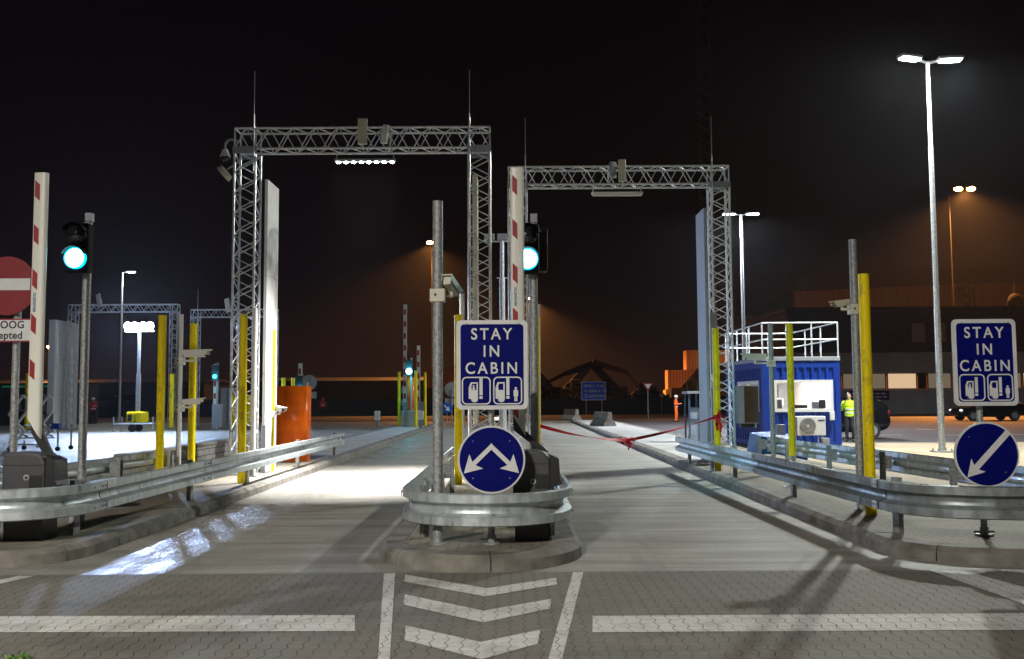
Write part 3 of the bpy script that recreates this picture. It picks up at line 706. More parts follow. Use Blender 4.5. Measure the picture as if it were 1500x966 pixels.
# ------------------------------------------------------------------ traffic lights
def signal(label, x, y, zlens, px, group='green traffic lights on poles', power=4, back=False):
    g = thing('traffic_light', label, 'traffic light', (px, y, 0.147), group)
    MB().tube((px, y, 0.147), (px, y, zlens + 0.45), 0.047, n=20).build('pole', GALVP, g)
    MB().tube((px, y, 0.147), (px, y, 0.16), 0.085, n=20).build('base_plate', GALVP, g)
    h = MB().box(x - 0.135, x + 0.135, y - 0.22, y - 0.06, zlens - 0.16, zlens + 0.41, bev=0.03).build('head', HEADM, g)
    MB().box(x - 0.02, px + 0.02, y - 0.06, y - 0.02, zlens - 0.05, zlens).box(x - 0.02, px + 0.02, y - 0.06, y - 0.02, zlens + 0.25, zlens + 0.3).build('bracket', GALVP, g)
    n = 24
    for zc, mm in ((zlens, E_CYAN), (zlens + 0.27, GLASS_DARK)):
        MB().sphere((x, y - 0.235, zc), 0.114, n=24, sc=(1, 0.62, 1)).build('lens', mm, h)
        if zc == zlens: rg = MB(); ring(rg, disc(x, zc, 0.121, 32), disc(x, zc, 0.108, 32), y - 0.262, y - 0.2205); rg.build('halo_ring', E_HALO, h)  # glowing cyan ring stands in for the glare fringe round the lens
        v = MB()
        for i in range(15):
            t0 = rad(20 + 140 * i / 15); t1 = rad(20 + 140 * (i + 1) / 15); R_ = 0.126
            a = (x + R_ * math.cos(t0), zc + R_ * math.sin(t0)); b = (x + R_ * math.cos(t1), zc + R_ * math.sin(t1))
            a2 = (x + (R_ + 0.005) * math.cos(t0), zc + (R_ + 0.005) * math.sin(t0)); b2 = (x + (R_ + 0.005) * math.cos(t1), zc + (R_ + 0.005) * math.sin(t1))
            v.prism([a, b, b2, a2], y - 0.33, y - 0.221)
        v.build('hood', HEADM, h)
    if back:
        MB().box(x + 0.02, x + 0.24, y + 0.06, y + 0.18, zlens - 0.10, zlens + 0.40, bev=0.02).build('rear_head', BLACK, g)
        MB().sphere((x + 0.13, y + 0.185, zlens + 0.03), 0.10, n=24, sc=(1, 0.28, 1)).build('rear_lens', E_CYAN, g)
        lamp('rail_tint_light', 'SPOT', (x + 0.13, y + 0.26, zlens + 0.03), 620, (0.08, 0.72, 1.0), g, spot_size=rad(40), spot_blend=0.9, shadow_soft_size=0.1, aim=(4.0, 17.0, 1.2))  # added narrow cyan spot, aimed to tint the right guardrail
    lamp('signal_light', 'SPOT', (x, y - 0.40, zlens), power, (0.05, 0.75, 1.0), g, spot_size=rad(165), spot_blend=0.6, shadow_soft_size=0.1, aim=(x, y - 10, zlens - 1))
    MB().box(px - 0.03, px + 0.05, y - 0.03, y + 0.05, zlens + 0.46, zlens + 0.56, bev=0.006).build('detector', GREYP, g)
    return g
signal('green traffic light on a grey pole beside the left island barrier', -4.93, 10.95, 3.16, -4.90)
signal('green traffic light right of the middle raised barrier arm', 0.18, 10.95, 3.12, 0.25, back=True)

# ------------------------------------------------------------------ signs
def stay_sign(label, x0, x1, z0, z1, y, disc_c, r, arrow, px, tilt=0.0):
    g = thing('lane_sign', label, 'sign', (px, y + 0.1, 0.147), 'stay in cabin signs with an arrow disc below')
    MB().tube((px, y + 0.12, 0.147), (px, y + 0.12, z1 - 0.06), 0.032, n=16).build('post', GALVP, g)
    MB().tube((px, y + 0.12, 0.147), (px, y + 0.12, 0.165), 0.085, n=16).tube((px - 0.10, y + 0.12, 0.19), (px + 0.10, y + 0.12, 0.19), 0.012, n=8).tube((px, y + 0.12, 0.165), (px, y + 0.12, 0.24), 0.042, n=16).build('foot_clamp', GALVP, g)
    b = MB().prism(rrect(x0, x1, z0, z1, 0.05), y, y + 0.02).build('board', GREYS, g)
    e = 0.040
    f = MB().prism(rrect(x0 + e, x1 - e, z0 + e, z1 - e, 0.035), y - 0.004, y - 0.0005).build('blue_face', BLUES, b)
    W_ = x1 - x0; H_ = z1 - z0; cx = (x0 + x1) / 2 - 0.008 * W_
    for s_, zz, sp in (('STAY', 0.838, 1.22), ('IN', 0.645, 1.22), ('CABIN', 0.455, 1.22)):
        text('lettering', s_, 0.156 * H_ / 0.87, (cx, y - 0.006, z0 + zz * H_), GREYS, b, sx=0.90, off=0.0022, spacing=sp*1.10)
    ic = MB()
    for k in (0, 1):
        a0 = x0 + W_ * (0.075 + 0.44 * k); a1 = a0 + W_ * 0.405; c0 = z0 + H_ * 0.055; c1 = z0 + H_ * 0.365
        ring(ic, rrect(a0, a1, c0, c1, 0.045), rrect(a0 + 0.012, a1 - 0.012, c0 + 0.012, c1 - 0.012, 0.034), y - 0.0075, y - 0.0042)
        s = (a1 - a0) / 100.0; bx = a0 + (24 if k == 0 else 8) * s; bz = c0 + 20 * s
        def pt(u, v): return (bx + u * s, bz + v * s)
        # cab with window opening
        ic.prism([pt(0, 0), pt(0, 38), pt(10, 40), pt(10, 30), pt(32, 30), pt(32, 0)], y - 0.0075, y - 0.0042)
        ic.prism([pt(0, 38.5), pt(7, 57), pt(32, 57), pt(32, 52), pt(12, 52), pt(8, 40)], y - 0.0075, y - 0.0042)
        ic.prism([pt(27, 30.5), pt(32, 30.5), pt(32, 51.5), pt(27, 51.5)], y - 0.0075, y - 0.0042)
        ic.prism([pt(37, 12), pt(48, 12), pt(48, 72), pt(37, 72)], y - 0.0075, y - 0.0042)
        ic.prism([pt(37, 0), pt(48, 0), pt(48, 9), pt(37, 9)], y - 0.0075, y - 0.0042)
        c = pt(20, 0); ic.prism(disc(c[0], c[1], 12 * s, 24), y - 0.011, y - 0.0080)
        ring(ic, disc(c[0], c[1], 14.5 * s, 24), disc(c[0], c[1], 14.4 * s, 24), y - 0.0076, y - 0.0043)
        if k == 0:
            c = pt(17, 44); ic.prism(disc(c[0], c[1], 3.4 * s, 12), y - 0.0075, y - 0.0042); ic.prism([pt(12.5, 31), pt(22, 31), pt(21, 39), pt(13.5, 39)], y - 0.0075, y - 0.0042)
        else:
            c = pt(70, 36); ic.prism(disc(c[0], c[1], 4 * s, 12), y - 0.0075, y - 0.0042)
            ic.prism([pt(62, 8), pt(62, 28), pt(66, 31), pt(74, 31), pt(78, 28), pt(78, 8), pt(75, 8), pt(75, -9), pt(70.7, -9), pt(70.7, 8), pt(69.3, 8), pt(69.3, -9), pt(65, -9), pt(65, 8)], y - 0.0075, y - 0.0042)
    ic.build('pictograms', GREYS, b)
    MB().tube((x0 + 0.12 * W_ + 0.02, y - 0.008, z1 - 0.035), (x0 + 0.12 * W_ + 0.02, y - 0.002, z1 - 0.035), 0.008, n=8).tube((x1 - 0.12 * W_, y - 0.008, z1 - 0.035), (x1 - 0.12 * W_, y - 0.002, z1 - 0.035), 0.008, n=8).build('rivets', GALVP, b)
    cx, cz = disc_c
    d = MB().prism(disc(cx, cz, r), y + 0.0, y + 0.02).build('disc', GREYS, g)
    MB().prism(disc(cx, cz, r - 0.018), y - 0.004, y - 0.0005).build('blue_face', BLUES, d)
    ar = MB()
    def arrow_poly(p, q, w):
        p = Vector(p); q = Vector(q); dd = (q - p).normalized(); nn = Vector((-dd.y, dd.x)); L = (q - p).length; hl = 0.40 * L if L < 0.5 else 0.36 * L; hw = 0.095 * (r / 0.325)
        hb = q - dd * (0.135 * r / 0.325); out = [p + nn * w, hb + nn * w * 1.0, hb + nn * hw - dd * 0.03, q, hb - nn * hw - dd * 0.03, hb - nn * w, p - nn * w]
        return [(v.x, v.y) for v in out]
    if arrow == 'two':
        for sgn in (-1, 1):
            P_ = arrow_poly((cx, cz + 0.125), (cx + sgn * 0.265, cz - 0.130), 0.021)
            ar.prism(P_ if sgn > 0 else P_, y - 0.0075 - 0.0006 * (sgn > 0), y - 0.0042)
        ar.prism([(cx - 0.021, cz + 0.13), (cx, cz + 0.158), (cx + 0.021, cz + 0.13), (cx, cz + 0.10)], y - 0.0090, y - 0.0043)
    else:
        ar.prism(arrow_poly((cx + 0.22, cz + 0.225), (cx - 0.205, cz - 0.225), 0.030), y - 0.0075, y - 0.0042)
    ar.build('arrow', GREYS, d)
    rv = MB()
    for a in (45, 135, 225, 315): rv.tube((cx + (r - 0.075) * math.cos(rad(a)), y - 0.010, cz + (r - 0.075) * math.sin(rad(a))), (cx + (r - 0.075) * math.cos(rad(a)), y - 0.004, cz + (r - 0.075) * math.sin(rad(a))), 0.006, n=8)
    rv.build('rivets', GALVP, d)
    return g
stay_sign('middle blue stay in cabin sign, above a disc with two arrows', -0.54, 0.15, 1.445, 2.31, 9.25, (-0.205, 0.965), 0.325, 'two', -0.21)
stay_sign('blue stay in cabin sign at the right, above a disc with one arrow', 4.43, 5.07, 1.45, 2.32, 9.60, (4.73, 0.965), 0.325, 'one', 4.73)

g = thing('no_entry_sign', 'red no-entry disc over a white plate reading OOG accepted, cut by the left edge', 'sign', (-5.50, 10.5, 0.147))
MB().tube((-5.48, 10.55, 0.147), (-5.48, 10.55, 3.0), 0.04, n=16).build('post', GALVP, g)
b = MB().prism(disc(-5.56, 2.82, 0.325), 10.46, 10.48).build('disc', mat('red sign film', (0.22, 0.005, 0.012), 0.45, 0, 0.08, 4), g)
MB().prism([(-5.82, 2.77), (-5.30, 2.77), (-5.30, 2.90), (-5.82, 2.90)], 10.452, 10.4595).build('white_bar', GREYS, b)
b = MB().prism(rrect(-5.86, -5.245, 2.20, 2.455, 0.02), 10.46, 10.48).build('plate', REDR, g)
MB().prism(rrect(-5.845, -5.26, 2.215, 2.44, 0.015), 10.454, 10.4595).build('face', GREYS, b)
for s_, zz, al in (('No OOG', 2.385, 0.12), ('accepted', 2.27, 0.12)):
    text('lettering', s_, 0.115, (-5.575, 10.452, zz), BLACK, b, off=0.002, sx=0.95, spacing=1.06)
g = thing('arrow_disc_sign', 'blue round sign at the far left edge, only its rim in view', 'sign', (-5.75, 10.2, 0.147))
MB().tube((-5.88, 10.25, 0.147), (-5.88, 10.25, 1.25), 0.03, n=12).build('post', GALVP, g)
d = MB().prism(disc(-5.78, 0.96, 0.325), 10.20, 10.22).build('disc', GREYS, g)
MB().prism(disc(-5.78, 0.96, 0.307), 10.194, 10.199).build('blue_face', BLUES, d)

# direction sign far away
g = thing('direction_sign', 'blue three-line direction sign on two legs, behind the concrete blocks', 'sign', (6.8, 80, 0))
for xx in (6.15, 7.45): MB().tube((xx, 80, 0), (xx, 80, 1.5), 0.04, n=8).build('leg', GREYP, g)
b = MB().prism(rrect(5.75, 7.80, 1.35, 2.93, 0.08), 79.9, 79.95).build('board', mat('pale sign rim', (0.55, 0.6, 0.8), 0.5), g)
MB().prism(rrect(5.83, 7.72, 1.43, 2.85, 0.06), 79.88, 79.899).build('blue_face', mat('bright blue sign film', (0.03, 0.13, 0.95), 0.5, 0, 0.05), b)
for s_, zz, xx in (('GRID 1 - 5', 2.55, 5.95), ('GRID 6 - 10', 2.13, 6.38), ('GATE OUT', 1.70, 6.38)):
    text('lettering', s_, 0.29, (xx, 79.87, zz), WHITE, b, align='LEFT', off=0.008)
ar = MB()
def harrow(x, z, s): return [(x - s * 0.14, z - 0.04), (x - s * 0.14, z + 0.04), (x, z + 0.04), (x, z + 0.11), (x + s * 0.15, z), (x, z - 0.11), (x, z - 0.04)]
ar.prism(harrow(7.48, 2.55, 1), 79.86, 79.876); ar.prism(harrow(6.14, 2.13, -1), 79.86, 79.876)
for P_ in ([(6.04, 1.55), (6.04, 1.80), (6.09, 1.80), (6.09, 1.55)], [(6.04, 1.805), (6.08, 1.87), (6.20, 1.87), (6.24, 1.805)], [(6.19, 1.68), (6.19, 1.80), (6.24, 1.80), (6.24, 1.68)], [(6.14, 1.675), (6.29, 1.675), (6.215, 1.56)]): ar.prism(P_, 79.86, 79.876)
ar.build('arrows', WHITE, b)
g = thing('yield_sign', 'small red-rimmed triangular yield sign on a thin pole', 'sign', (9.9, 70, 0))
MB().tube((9.9, 70, 0), (9.9, 70, 2.2), 0.035, n=8).build('post', GREYP, g)
b = MB().prism([(9.9, 2.0), (10.28, 2.62), (9.52, 2.62)], 69.9, 69.93).build('plate', REDR, g)
MB().prism([(9.9, 2.17), (10.12, 2.53), (9.68, 2.53)], 69.87, 69.899).build('face', WHITE, b)
g = thing('round_sign', 'small round white sign between yield sign and orange worker', 'sign', (13.7, 88, 0))
MB().tube((13.7, 88, 0), (13.7, 88, 2.0), 0.035, n=8).build('post', GREYP, g)
b = MB().prism(disc(13.7, 1.75, 0.28, 24), 87.9, 87.93).build('plate', REDR, g)
MB().prism(disc(13.7, 1.75, 0.19, 24), 87.87, 87.899).build('face', WHITE, b)

# ------------------------------------------------------------------ ribbon
def ribbon(mb, pts, w, tw0=0.3, tw1=0.3, th=0.004):
    n = len(pts); vs = []
    for i, p in enumerate(pts):
        t = i / (n - 1); a = tw0 + (tw1 - tw0) * t
        d = (Vector(pts[min(n - 1, i + 1)]) - Vector(pts[max(0, i - 1)])).normalized()
        s_ = d.cross(Vector((0, 0, 1))); s_ = s_.normalized() if s_.length > 1e-3 else Vector((0, 1, 0)); u = s_.cross(d)
        v = u * math.cos(a) + s_ * math.sin(a); q = d.cross(v) * th / 2
        for k in (v * w / 2 + q, v * w / 2 - q, -v * w / 2 - q, -v * w / 2 + q): vs.append(tuple(Vector(p) + k))
    fs = []
    for i in range(n - 1):
        for j in range(4): fs.append((i * 4 + j, i * 4 + (j + 1) % 4, (i + 1) * 4 + (j + 1) % 4, (i + 1) * 4 + j))
    fs += [(0, 1, 2, 3), ((n - 1) * 4 + 3, (n - 1) * 4 + 2, (n - 1) * 4 + 1, (n - 1) * 4)]
    mb.add(vs, fs, None, True)
g = thing('ceremony_ribbon', 'red ribbon with a bow strung across the right lane', 'ribbon', (2.3, 19.0, 0.6))
A = Vector((0.47, 16.45, 1.08)); B = Vector((2.16, 18.0, 0.76)); Cc = Vector((3.86, 18.32, 1.17))
def sag(a, b, s, n=24): return [tuple(a.lerp(b, i / n) - Vector((0, 0, s * 4 * (i / n) * (1 - i / n)))) for i in range(n + 1)]
q = MB(); ribbon(q, sag(A, B, 0.06), 0.06, 0.2, 2.9); q.build('band', RIBBON, g)
q = MB(); ribbon(q, sag(B, Cc, 0.035), 0.055, 0.3, -2.6); q.build('band', RIBBON, g)
q = MB()
def loop(c, dx, dz, ax): return [(c.x + dx * (0.5 - 0.5 * math.cos(t)) + dz * 0.0, c.y + 0.03 * math.sin(t) * ax, c.z + dz * (0.5 - 0.5 * math.cos(t)) + 0.045 * math.sin(t)) for t in [2 * math.pi * i / 16 for i in range(17)]]
for dx, dz in ((-0.15, 0.03), (0.13, 0.02), (-0.10, -0.05)): ribbon(q, loop(B, dx, dz, 1), 0.06, 1.2, 1.9)
ribbon(q, [(B.x + 0.01, B.y, B.z), (B.x + 0.03, B.y - 0.03, B.z - 0.09), (B.x + 0.00, B.y - 0.02, B.z - 0.19)], 0.06, 1.57, 1.2)
ribbon(q, [(B.x, B.y, B.z), (B.x + 0.06, B.y - 0.04, B.z - 0.07), (B.x + 0.09, B.y - 0.02, B.z - 0.14)], 0.06, 1.57, 1.9)
q.sphere(tuple(B), 0.035, n=12); q.build('bow', RIBBON, g)
q = MB()
for zz in (1.15, 1.19): ribbon(q, [(3.92 + 0.073 * math.cos(t), 18.39 + 0.073 * math.sin(t), zz) for t in [2 * math.pi * i / 20 for i in range(21)]], 0.05, 0, 0)
ribbon(q, [(3.93, 18.31, 1.17), (3.97, 18.28, 1.0), (3.95, 18.27, 0.86), (4.0, 18.29, 0.74)], 0.07, 1.5, 2.0)
ribbon(q, [(3.91, 18.31, 1.17), (3.88, 18.26, 1.06), (3.90, 18.28, 0.93)], 0.05, 1.5, 1.0)
ribbon(q, [(3.90, 18.31, 1.17), (3.93, 18.24, 1.32), (3.97, 18.30, 1.20)], 0.05, 1.5, 1.0); q.build('knot', RIBBON, g)

# ------------------------------------------------------------------ orange kiosks
def kiosk(label, x0, x1, y, z0, z1, d=0.5):
    g = thing('ticket_kiosk', label, 'kiosk', ((x0 + x1) / 2, y + d / 2, z0), 'orange intercom kiosks')
    n = 18; cx = (x0 + x1) / 2; a = (x1 - x0) / 2
    P_ = [(cx - a * math.cos(math.pi * i / n), y + 0.16 - 0.16 * math.sin(math.pi * i / n)) for i in range(n + 1)] + [(x1, y + d), (x0, y + d)]
    m_ = MB().prismz(P_, z0 + 0.02, z1); o = m_.build('shell', ORANGE, g)
    for p in o.data.polygons:
        if abs(p.normal.z) < 0.5 and p.normal.y < 0.9 and abs(p.normal.x) < 0.999: p.use_smooth = True
    MB().prismz([(p[0] + (p[0] - cx) * 0.006, p[1] - 0.003) for p in P_[:n + 1]] + [(p[0], p[1] + 0.01) for p in P_[:n + 1]][::-1], z0 + (z1 - z0) * 0.18, z0 + (z1 - z0) * 0.18 + 0.008).build('seam', DARKBOX, o)
    MB().box(x0 + 0.03, x1 - 0.03, y + 0.05, y + d - 0.03, z0, z0 + 0.02).build('base_plate', GALVP, g)
    return g
kiosk('bright orange curved kiosk behind the white camera and left guardrail', -5.33, -4.62, 21.5, 0.15, 1.86)

# ------------------------------------------------------------------ block wall behind left island
g = thing('block_wall', 'low pale block wall left of the left gantry', 'wall', (-6.42, 17, 0))
MB().box(-6.72, -6.50, 16.3, 27.0, 0.0, 0.58).build('blocks', BLOCK, g)
MB().box(-6.76, -6.46, 16.25, 27.05, 0.582, 0.66, bev=0.03).build('coping', ISLC, g)
# ------------------------------------------------------------------ manholes
for lab, x, y in (('round iron manhole cover on the right island beside the guardrail', 4.55, 15.0), ('dark iron manhole cover on the left island behind the guardrail', -5.3, 12.9)):
    g = thing('manhole_cover', lab, 'manhole cover', (x, y, 0.15), 'iron manhole covers')
    MB().tube((x, y, 0.148), (x, y, 0.158), 0.34, n=32).build('frame', GALVP, g)
    q = MB().tube((x, y, 0.159), (x, y, 0.166), 0.30, n=32)
    for a in range(8): q.box(-0.25, 0.25, -0.006, 0.006, 0.1665, 0.171 + a * 0.0001, T(x, y, 0, rad(a * 22.5)))
    q.build('cover', BLACK, g)

# ------------------------------------------------------------------ street lamps
def street_lamp(label, x, y, z0, h, heads, rbase=0.13, power=0, em=(None, None), cols=((0.95, 1.0, 0.9), (0.85, 0.92, 1.0)), group='tall street lamps', pmul=(1, 1)):
    g = thing('street_lamp', label, 'street lamp', (x, y, z0), group)
    zt = z0 + h
    p = MB().tube((x, y, z0), (x, y, z0 + h * 0.36), rbase, rbase * 0.93, n=20).tube((x, y, z0 + h * 0.36), (x, y, z0 + h * 0.78), rbase * 0.82, rbase * 0.72, n=20).tube((x, y, z0 + h * 0.78), (x, y, zt), rbase * 0.62, rbase * 0.5, n=20)
    p.build('pole', GALV, g)
    q = MB().box(x - 0.24, x + 0.24, y - 0.24, y + 0.24, z0, z0 + 0.03)
    for a in (-0.18, 0.18):
        for b in (-0.18, 0.18): q.tube((x + a, y + b, z0 + 0.03), (x + a, y + b, z0 + 0.10), 0.02, n=8)
    q.build('base_plate', GALVP, g)
    for i, (dx, dy) in enumerate(heads):
        d = Vector((dx, dy, 0)).normalized(); c = Vector((x, y, zt)) + d * 0.62; ang = math.atan2(d.y, d.x)
        a = MB().tube((x, y, zt - 0.05), tuple(Vector((x, y, zt + 0.02)) + d * 0.35), 0.035, n=10).build('arm', GALV, g)
        M = T(c.x, c.y, zt + 0.02, ang)
        hd = MB().box(-0.34, 0.34, -0.15, 0.15, 0.0, 0.09, M, bev=0.03).build('head', GREYP, g)
        MB().box(-0.28, 0.28, -0.12, 0.12, -0.035, -0.002, M, bev=0.012).build('lens', em[i] or E_STREET, hd)
        if power:
            lamp('street_light', 'SPOT', (c.x, c.y, zt - 0.06), power * pmul[i], cols[i], g, spot_size=rad(158), spot_blend=0.5, shadow_soft_size=0.16, aim=(c.x + d.x * 3, c.y + d.y * 3, 0))
    return g
street_lamp('very tall twin-head street lamp at the right, lit white', 11.83, 26.5, 0.012, 11.0, [(-1, -0.35), (1, -0.1)], 0.09, 7200, (E_STREET, E_STREETB), pmul=(1.0, 0.8))
street_lamp('twin-head street lamp behind the right gantry leg', 11.9, 49, 0.0, 11.0, [(-1, 0), (1, 0)], 0.11, 8500, (E_STREETB, E_STREETB), cols=((0.85, 0.92, 1.0),) * 2)
street_lamp('single-head street lamp far off above the left lane', -28.7, 70, 0.0, 11.0, [(1, 0)], 0.10, 1200, (E_STREET,))
# unseen twin-head lamp added behind the viewer to light the forecourt
street_lamp('added unseen twin-head street lamp behind the viewer, lighting the forecourt', -7.5, -11, 0.0, 11.0, [(-1, 0), (1, 0.3)], 0.13, 14000, (E_STREET, E_STREET), cols=((1.0, 0.94, 0.85),) * 2)

# sodium lamps
def sodium(label, x, y, z, power, both=False):
    g = thing('sodium_lamp', label, 'street lamp', (x, y, 0), 'orange sodium lamps in the harbour')
    MB().tube((x, y + 3.2, 0), (x, y + 3.2, z), 0.08, 0.05, n=10).tube((x, y + 3.2, z), (x, y, z + 0.12), 0.04, n=8).build('pole', HEADM, g)
    for dx in ((-0.55, 0.75) if both else (0.0,)):
        if both: MB().tube((x, y, z - 0.1), (x + dx, y, z + 0.05), 0.05, n=8).build('arm', SILH, g)
        h = MB().box(x + dx - 0.45, x + dx + 0.45, y - 0.25, y + 0.25, z + 0.05, z + 0.2, bev=0.05).build('head', SILH, g)
        MB().sphere((x + dx, y - 0.05, z - 0.02), 0.30, n=14, sc=(1.5, 0.9, 0.8)).build('lens', E_SOD, h)
    lamp('sodium_light', 'SPOT', (x, y - 0.1, z - 0.25), power, (1.0, 0.36, 0.08), g, spot_size=rad(150), spot_blend=0.5, shadow_soft_size=0.3, aim=(x, y, 0))
    return g
sodium('orange sodium lamp glowing left of the centre signs, top of tall grey pole height', -11.2, 130, 23.0, 150000)
sodium('orange sodium lamp low behind the yellow post right of the centre sign', 2.8, 133, 15.5, 240000)
sodium('orange twin sodium lamp high at the right beyond the tall street lamp', 46.5, 97, 22.8, 120000, True)
sodium('small orange sodium lamp far left behind the white panel', -58, 120, 8.4, 20000)

# ------------------------------------------------------------------ left back: light tower trailer, second gantries
g = thing('light_tower', 'yellow light tower trailer with four blazing floodlights on its mast', 'light tower', (-18.75, 48, 0))
x, y = -18.75, 48.0
MB().box(x - 0.8, x + 0.6, y - 0.35, y + 0.35, 0.36, 0.45).build('chassis', GALV, g)
for dx in (-0.24, 0.22): MB().box(x + dx - 0.2, x + dx + 0.2, y - 0.4, y + 0.4, 0.46, 1.0, bev=0.08).build('hood', YEL, g)
MB().box(x - 0.34, x - 0.14, y - 0.415, y - 0.401, 0.52, 0.85).build('grille', BLACK, g)
for s_ in (-0.42, 0.42): MB().tube((x - 0.1, y + s_ - 0.06, 0.19), (x - 0.1, y + s_ + 0.06, 0.19), 0.19, n=20).build('wheel', RUBBER, g)
for dx, dy in ((-1.0, -0.5), (0.95, -0.5), (-1.0, 0.5), (0.95, 0.5)):
    MB().tube((x + dx, y + dy, 0.0), (x + dx, y + dy, 0.75), 0.03, n=8).tube((x + dx, y + dy, 0.40), (x, y + dy, 0.40), 0.03, n=8).build('outrigger', GALV, g)
MB().box(x - 0.09, x + 0.09, y - 0.09, y + 0.09, 1.0, 2.9).box(x - 0.065, x + 0.065, y - 0.065, y + 0.065, 2.9, 5.1).build('mast', GALV, g)
MB().box(x - 0.75, x + 0.75, y - 0.04, y + 0.04, 5.0, 5.08).build('crossbar', GALV, g)
for i, dx in enumerate((-0.55, -0.21, 0.21, 0.55)):
    h = MB().box(x + dx - 0.17, x + dx + 0.17, y - 0.12, y + 0.02, 5.12, 5.46, bev=0.02).build('floodlight', GREYP, g)
    MB().sphere((x + dx, y - 0.13, 5.29), 0.19, n=20, sc=(1, 0.5, 1)).build('lens', E_FLOOD, h)
lamp('flood_light', 'AREA', (x, y - 0.20, 5.28), 4400, (0.42, 0.60, 1.0), g, shape='RECTANGLE', size=1.3, size_y=0.3, aim=(x + 7.5, y - 30, 1.2))
# unlit mast tower between the gantries
g = thing('mast_tower', 'slim unlit telescopic mast seen between the two gantries', 'mast', (-0.32, 32, 0))
MB().tube((-0.32, 32, 0), (-0.32, 32, 3.4), 0.12, n=12).tube((-0.32, 32, 3.4), (-0.32, 32, 5.6), 0.09, n=12).tube((-0.32, 32, 5.6), (-0.32, 32, 6.9), 0.07, n=12).build('pole', GALV, g)
MB().tube((-0.9, 32, 6.85), (0.15, 32, 6.85), 0.03, n=8).tube((-0.50, 32, 5.6), (-0.14, 32, 5.6), 0.02, n=8).build('crossbar', GALV, g)
for dx in (-0.75, -0.32): MB().box(-0.32 + dx + 0.15, -0.32 + dx + 0.50, 31.9, 32.1, 6.88, 7.1, bev=0.02).build('floodlight', GREYP, g)

GB1 = gantry('far truss gantry left of the light tower, washed blue by the floodlights', -24.0, -19.0 + 0.9, 51.5, 6.75, 0.0, rods=False, lod=1.3)
GB2 = gantry('far truss gantry right of the light tower behind the yellow posts', -17.2, -12.6, 51.0, 6.4, 0.0, rods=True, lod=1.3)
panel('large pale blue-lit panel on the far left gantry', -24.6, 51.0, 53.8, 0.0, 5.9, WHITE, 0, 0.35)
antenna('tilted flat antenna on top of the far left gantry', -22.3, 51.4, 6.95, 0.3, 0.75, rad(-30), rad(-15))
antenna('flat antenna on the beam of the far second gantry', -15.2, 50.9, 6.6, 0.3, 0.75, rad(-30), rad(-12))

# generic small gate island furniture far away
BG = 'white and red barrier arms raised in the distance'
def thin_arm(label, x, y, z0, z1, w=0.09):
    g = thing('raised_barrier', label, 'barrier', (x, y, 0.15), BG)
    a = MB().box(x - w, x + w, y - 0.04, y + 0.04, z0, z1).build('arm', BOOMW, g)
    z = z1 - 0.25
    while z - 0.3 > z0: MB().box(x - w * 0.75, x + w * 0.5, y - 0.048, y - 0.042, z - 0.28, z).build('red_mark', REDR, a); z -= 0.62
    MB().box(x - 0.1, x + 0.35, y - 0.2, y + 0.2, 0.15, z0 + 0.05, bev=0.03).build('housing', GREYP, g)
    return g
thin_arm('taller raised barrier arm of the far island, left of the green signal', -5.55, 49.5, 1.35, 6.45)
thin_arm('shorter raised barrier arm of the far island, right of the green signal', -5.0, 51.0, 1.35, 4.4)
FP = 'yellow posts of the far island'
for lab, x, y, z1 in (('left yellow post of the far island', -5.85, 49.5, 2.95), ('middle yellow post in front of the far orange kiosk', -4.78, 47.5, 2.95), ('right yellow post of the far island', -4.6, 50.5, 2.95)):
    post('yellow_post', lab, x, y, z1, 0.075, YEL, 'post', FP)
kiosk('narrow orange kiosk on a concrete base under the far green signal', -5.35, -4.98, 48.6, 0.95, 2.62, 0.4)
g = thing('kiosk_base', 'pale concrete base under the far orange kiosk', 'plinth', (-5.1, 48.6, 0.15)); MB().box(-5.6, -4.65, 48.3, 49.2, 0.15, 0.96, bev=0.02).build('block', ISLC, g)
for dx, lab in ((-6.55, 'small white bollard light left of the far orange kiosk'), (-4.45, 'small white bollard light right of the far orange kiosk')):
    g = thing('bollard', lab, 'bollard', (dx, 46.5, 0.15)); MB().box(dx - 0.07, dx + 0.07, 46.45, 46.55, 0.0, 0.55).build('stem', GREYP, g); MB().box(dx - 0.13, dx + 0.13, 46.4, 46.6, 0.55, 0.98, bev=0.02).build('head', WHITE, g)
def small_signal(label, x, y, z, em=E_CYANDIM, r=0.13, power=0):
    g = thing('signal_lamp', label, 'traffic light', (x, y, 0.15), 'small green signals in the distance')
    MB().tube((x + 0.1, y + 0.1, 0.0), (x + 0.1, y + 0.1, z + 0.7), 0.05, n=8).build('pole', GALVP, g)
    h = MB().box(x - 0.17, x + 0.17, y - 0.05, y + 0.04, z - 0.22, z + 0.6, bev=0.02).build('head', BLACK, g)
    MB().sphere((x, y - 0.07, z), r, n=16, sc=(1, 0.4, 1)).build('lens', em, h)
    if power: lamp('signal_light', 'POINT', (x, y - 0.3, z), power, (0.05, 0.75, 1), g, shadow_soft_size=0.1)
    return g
small_signal('bright green signal between the raised arms of the far island', -5.22, 48.4, 2.95, E_CYAN, 0.15, 60)
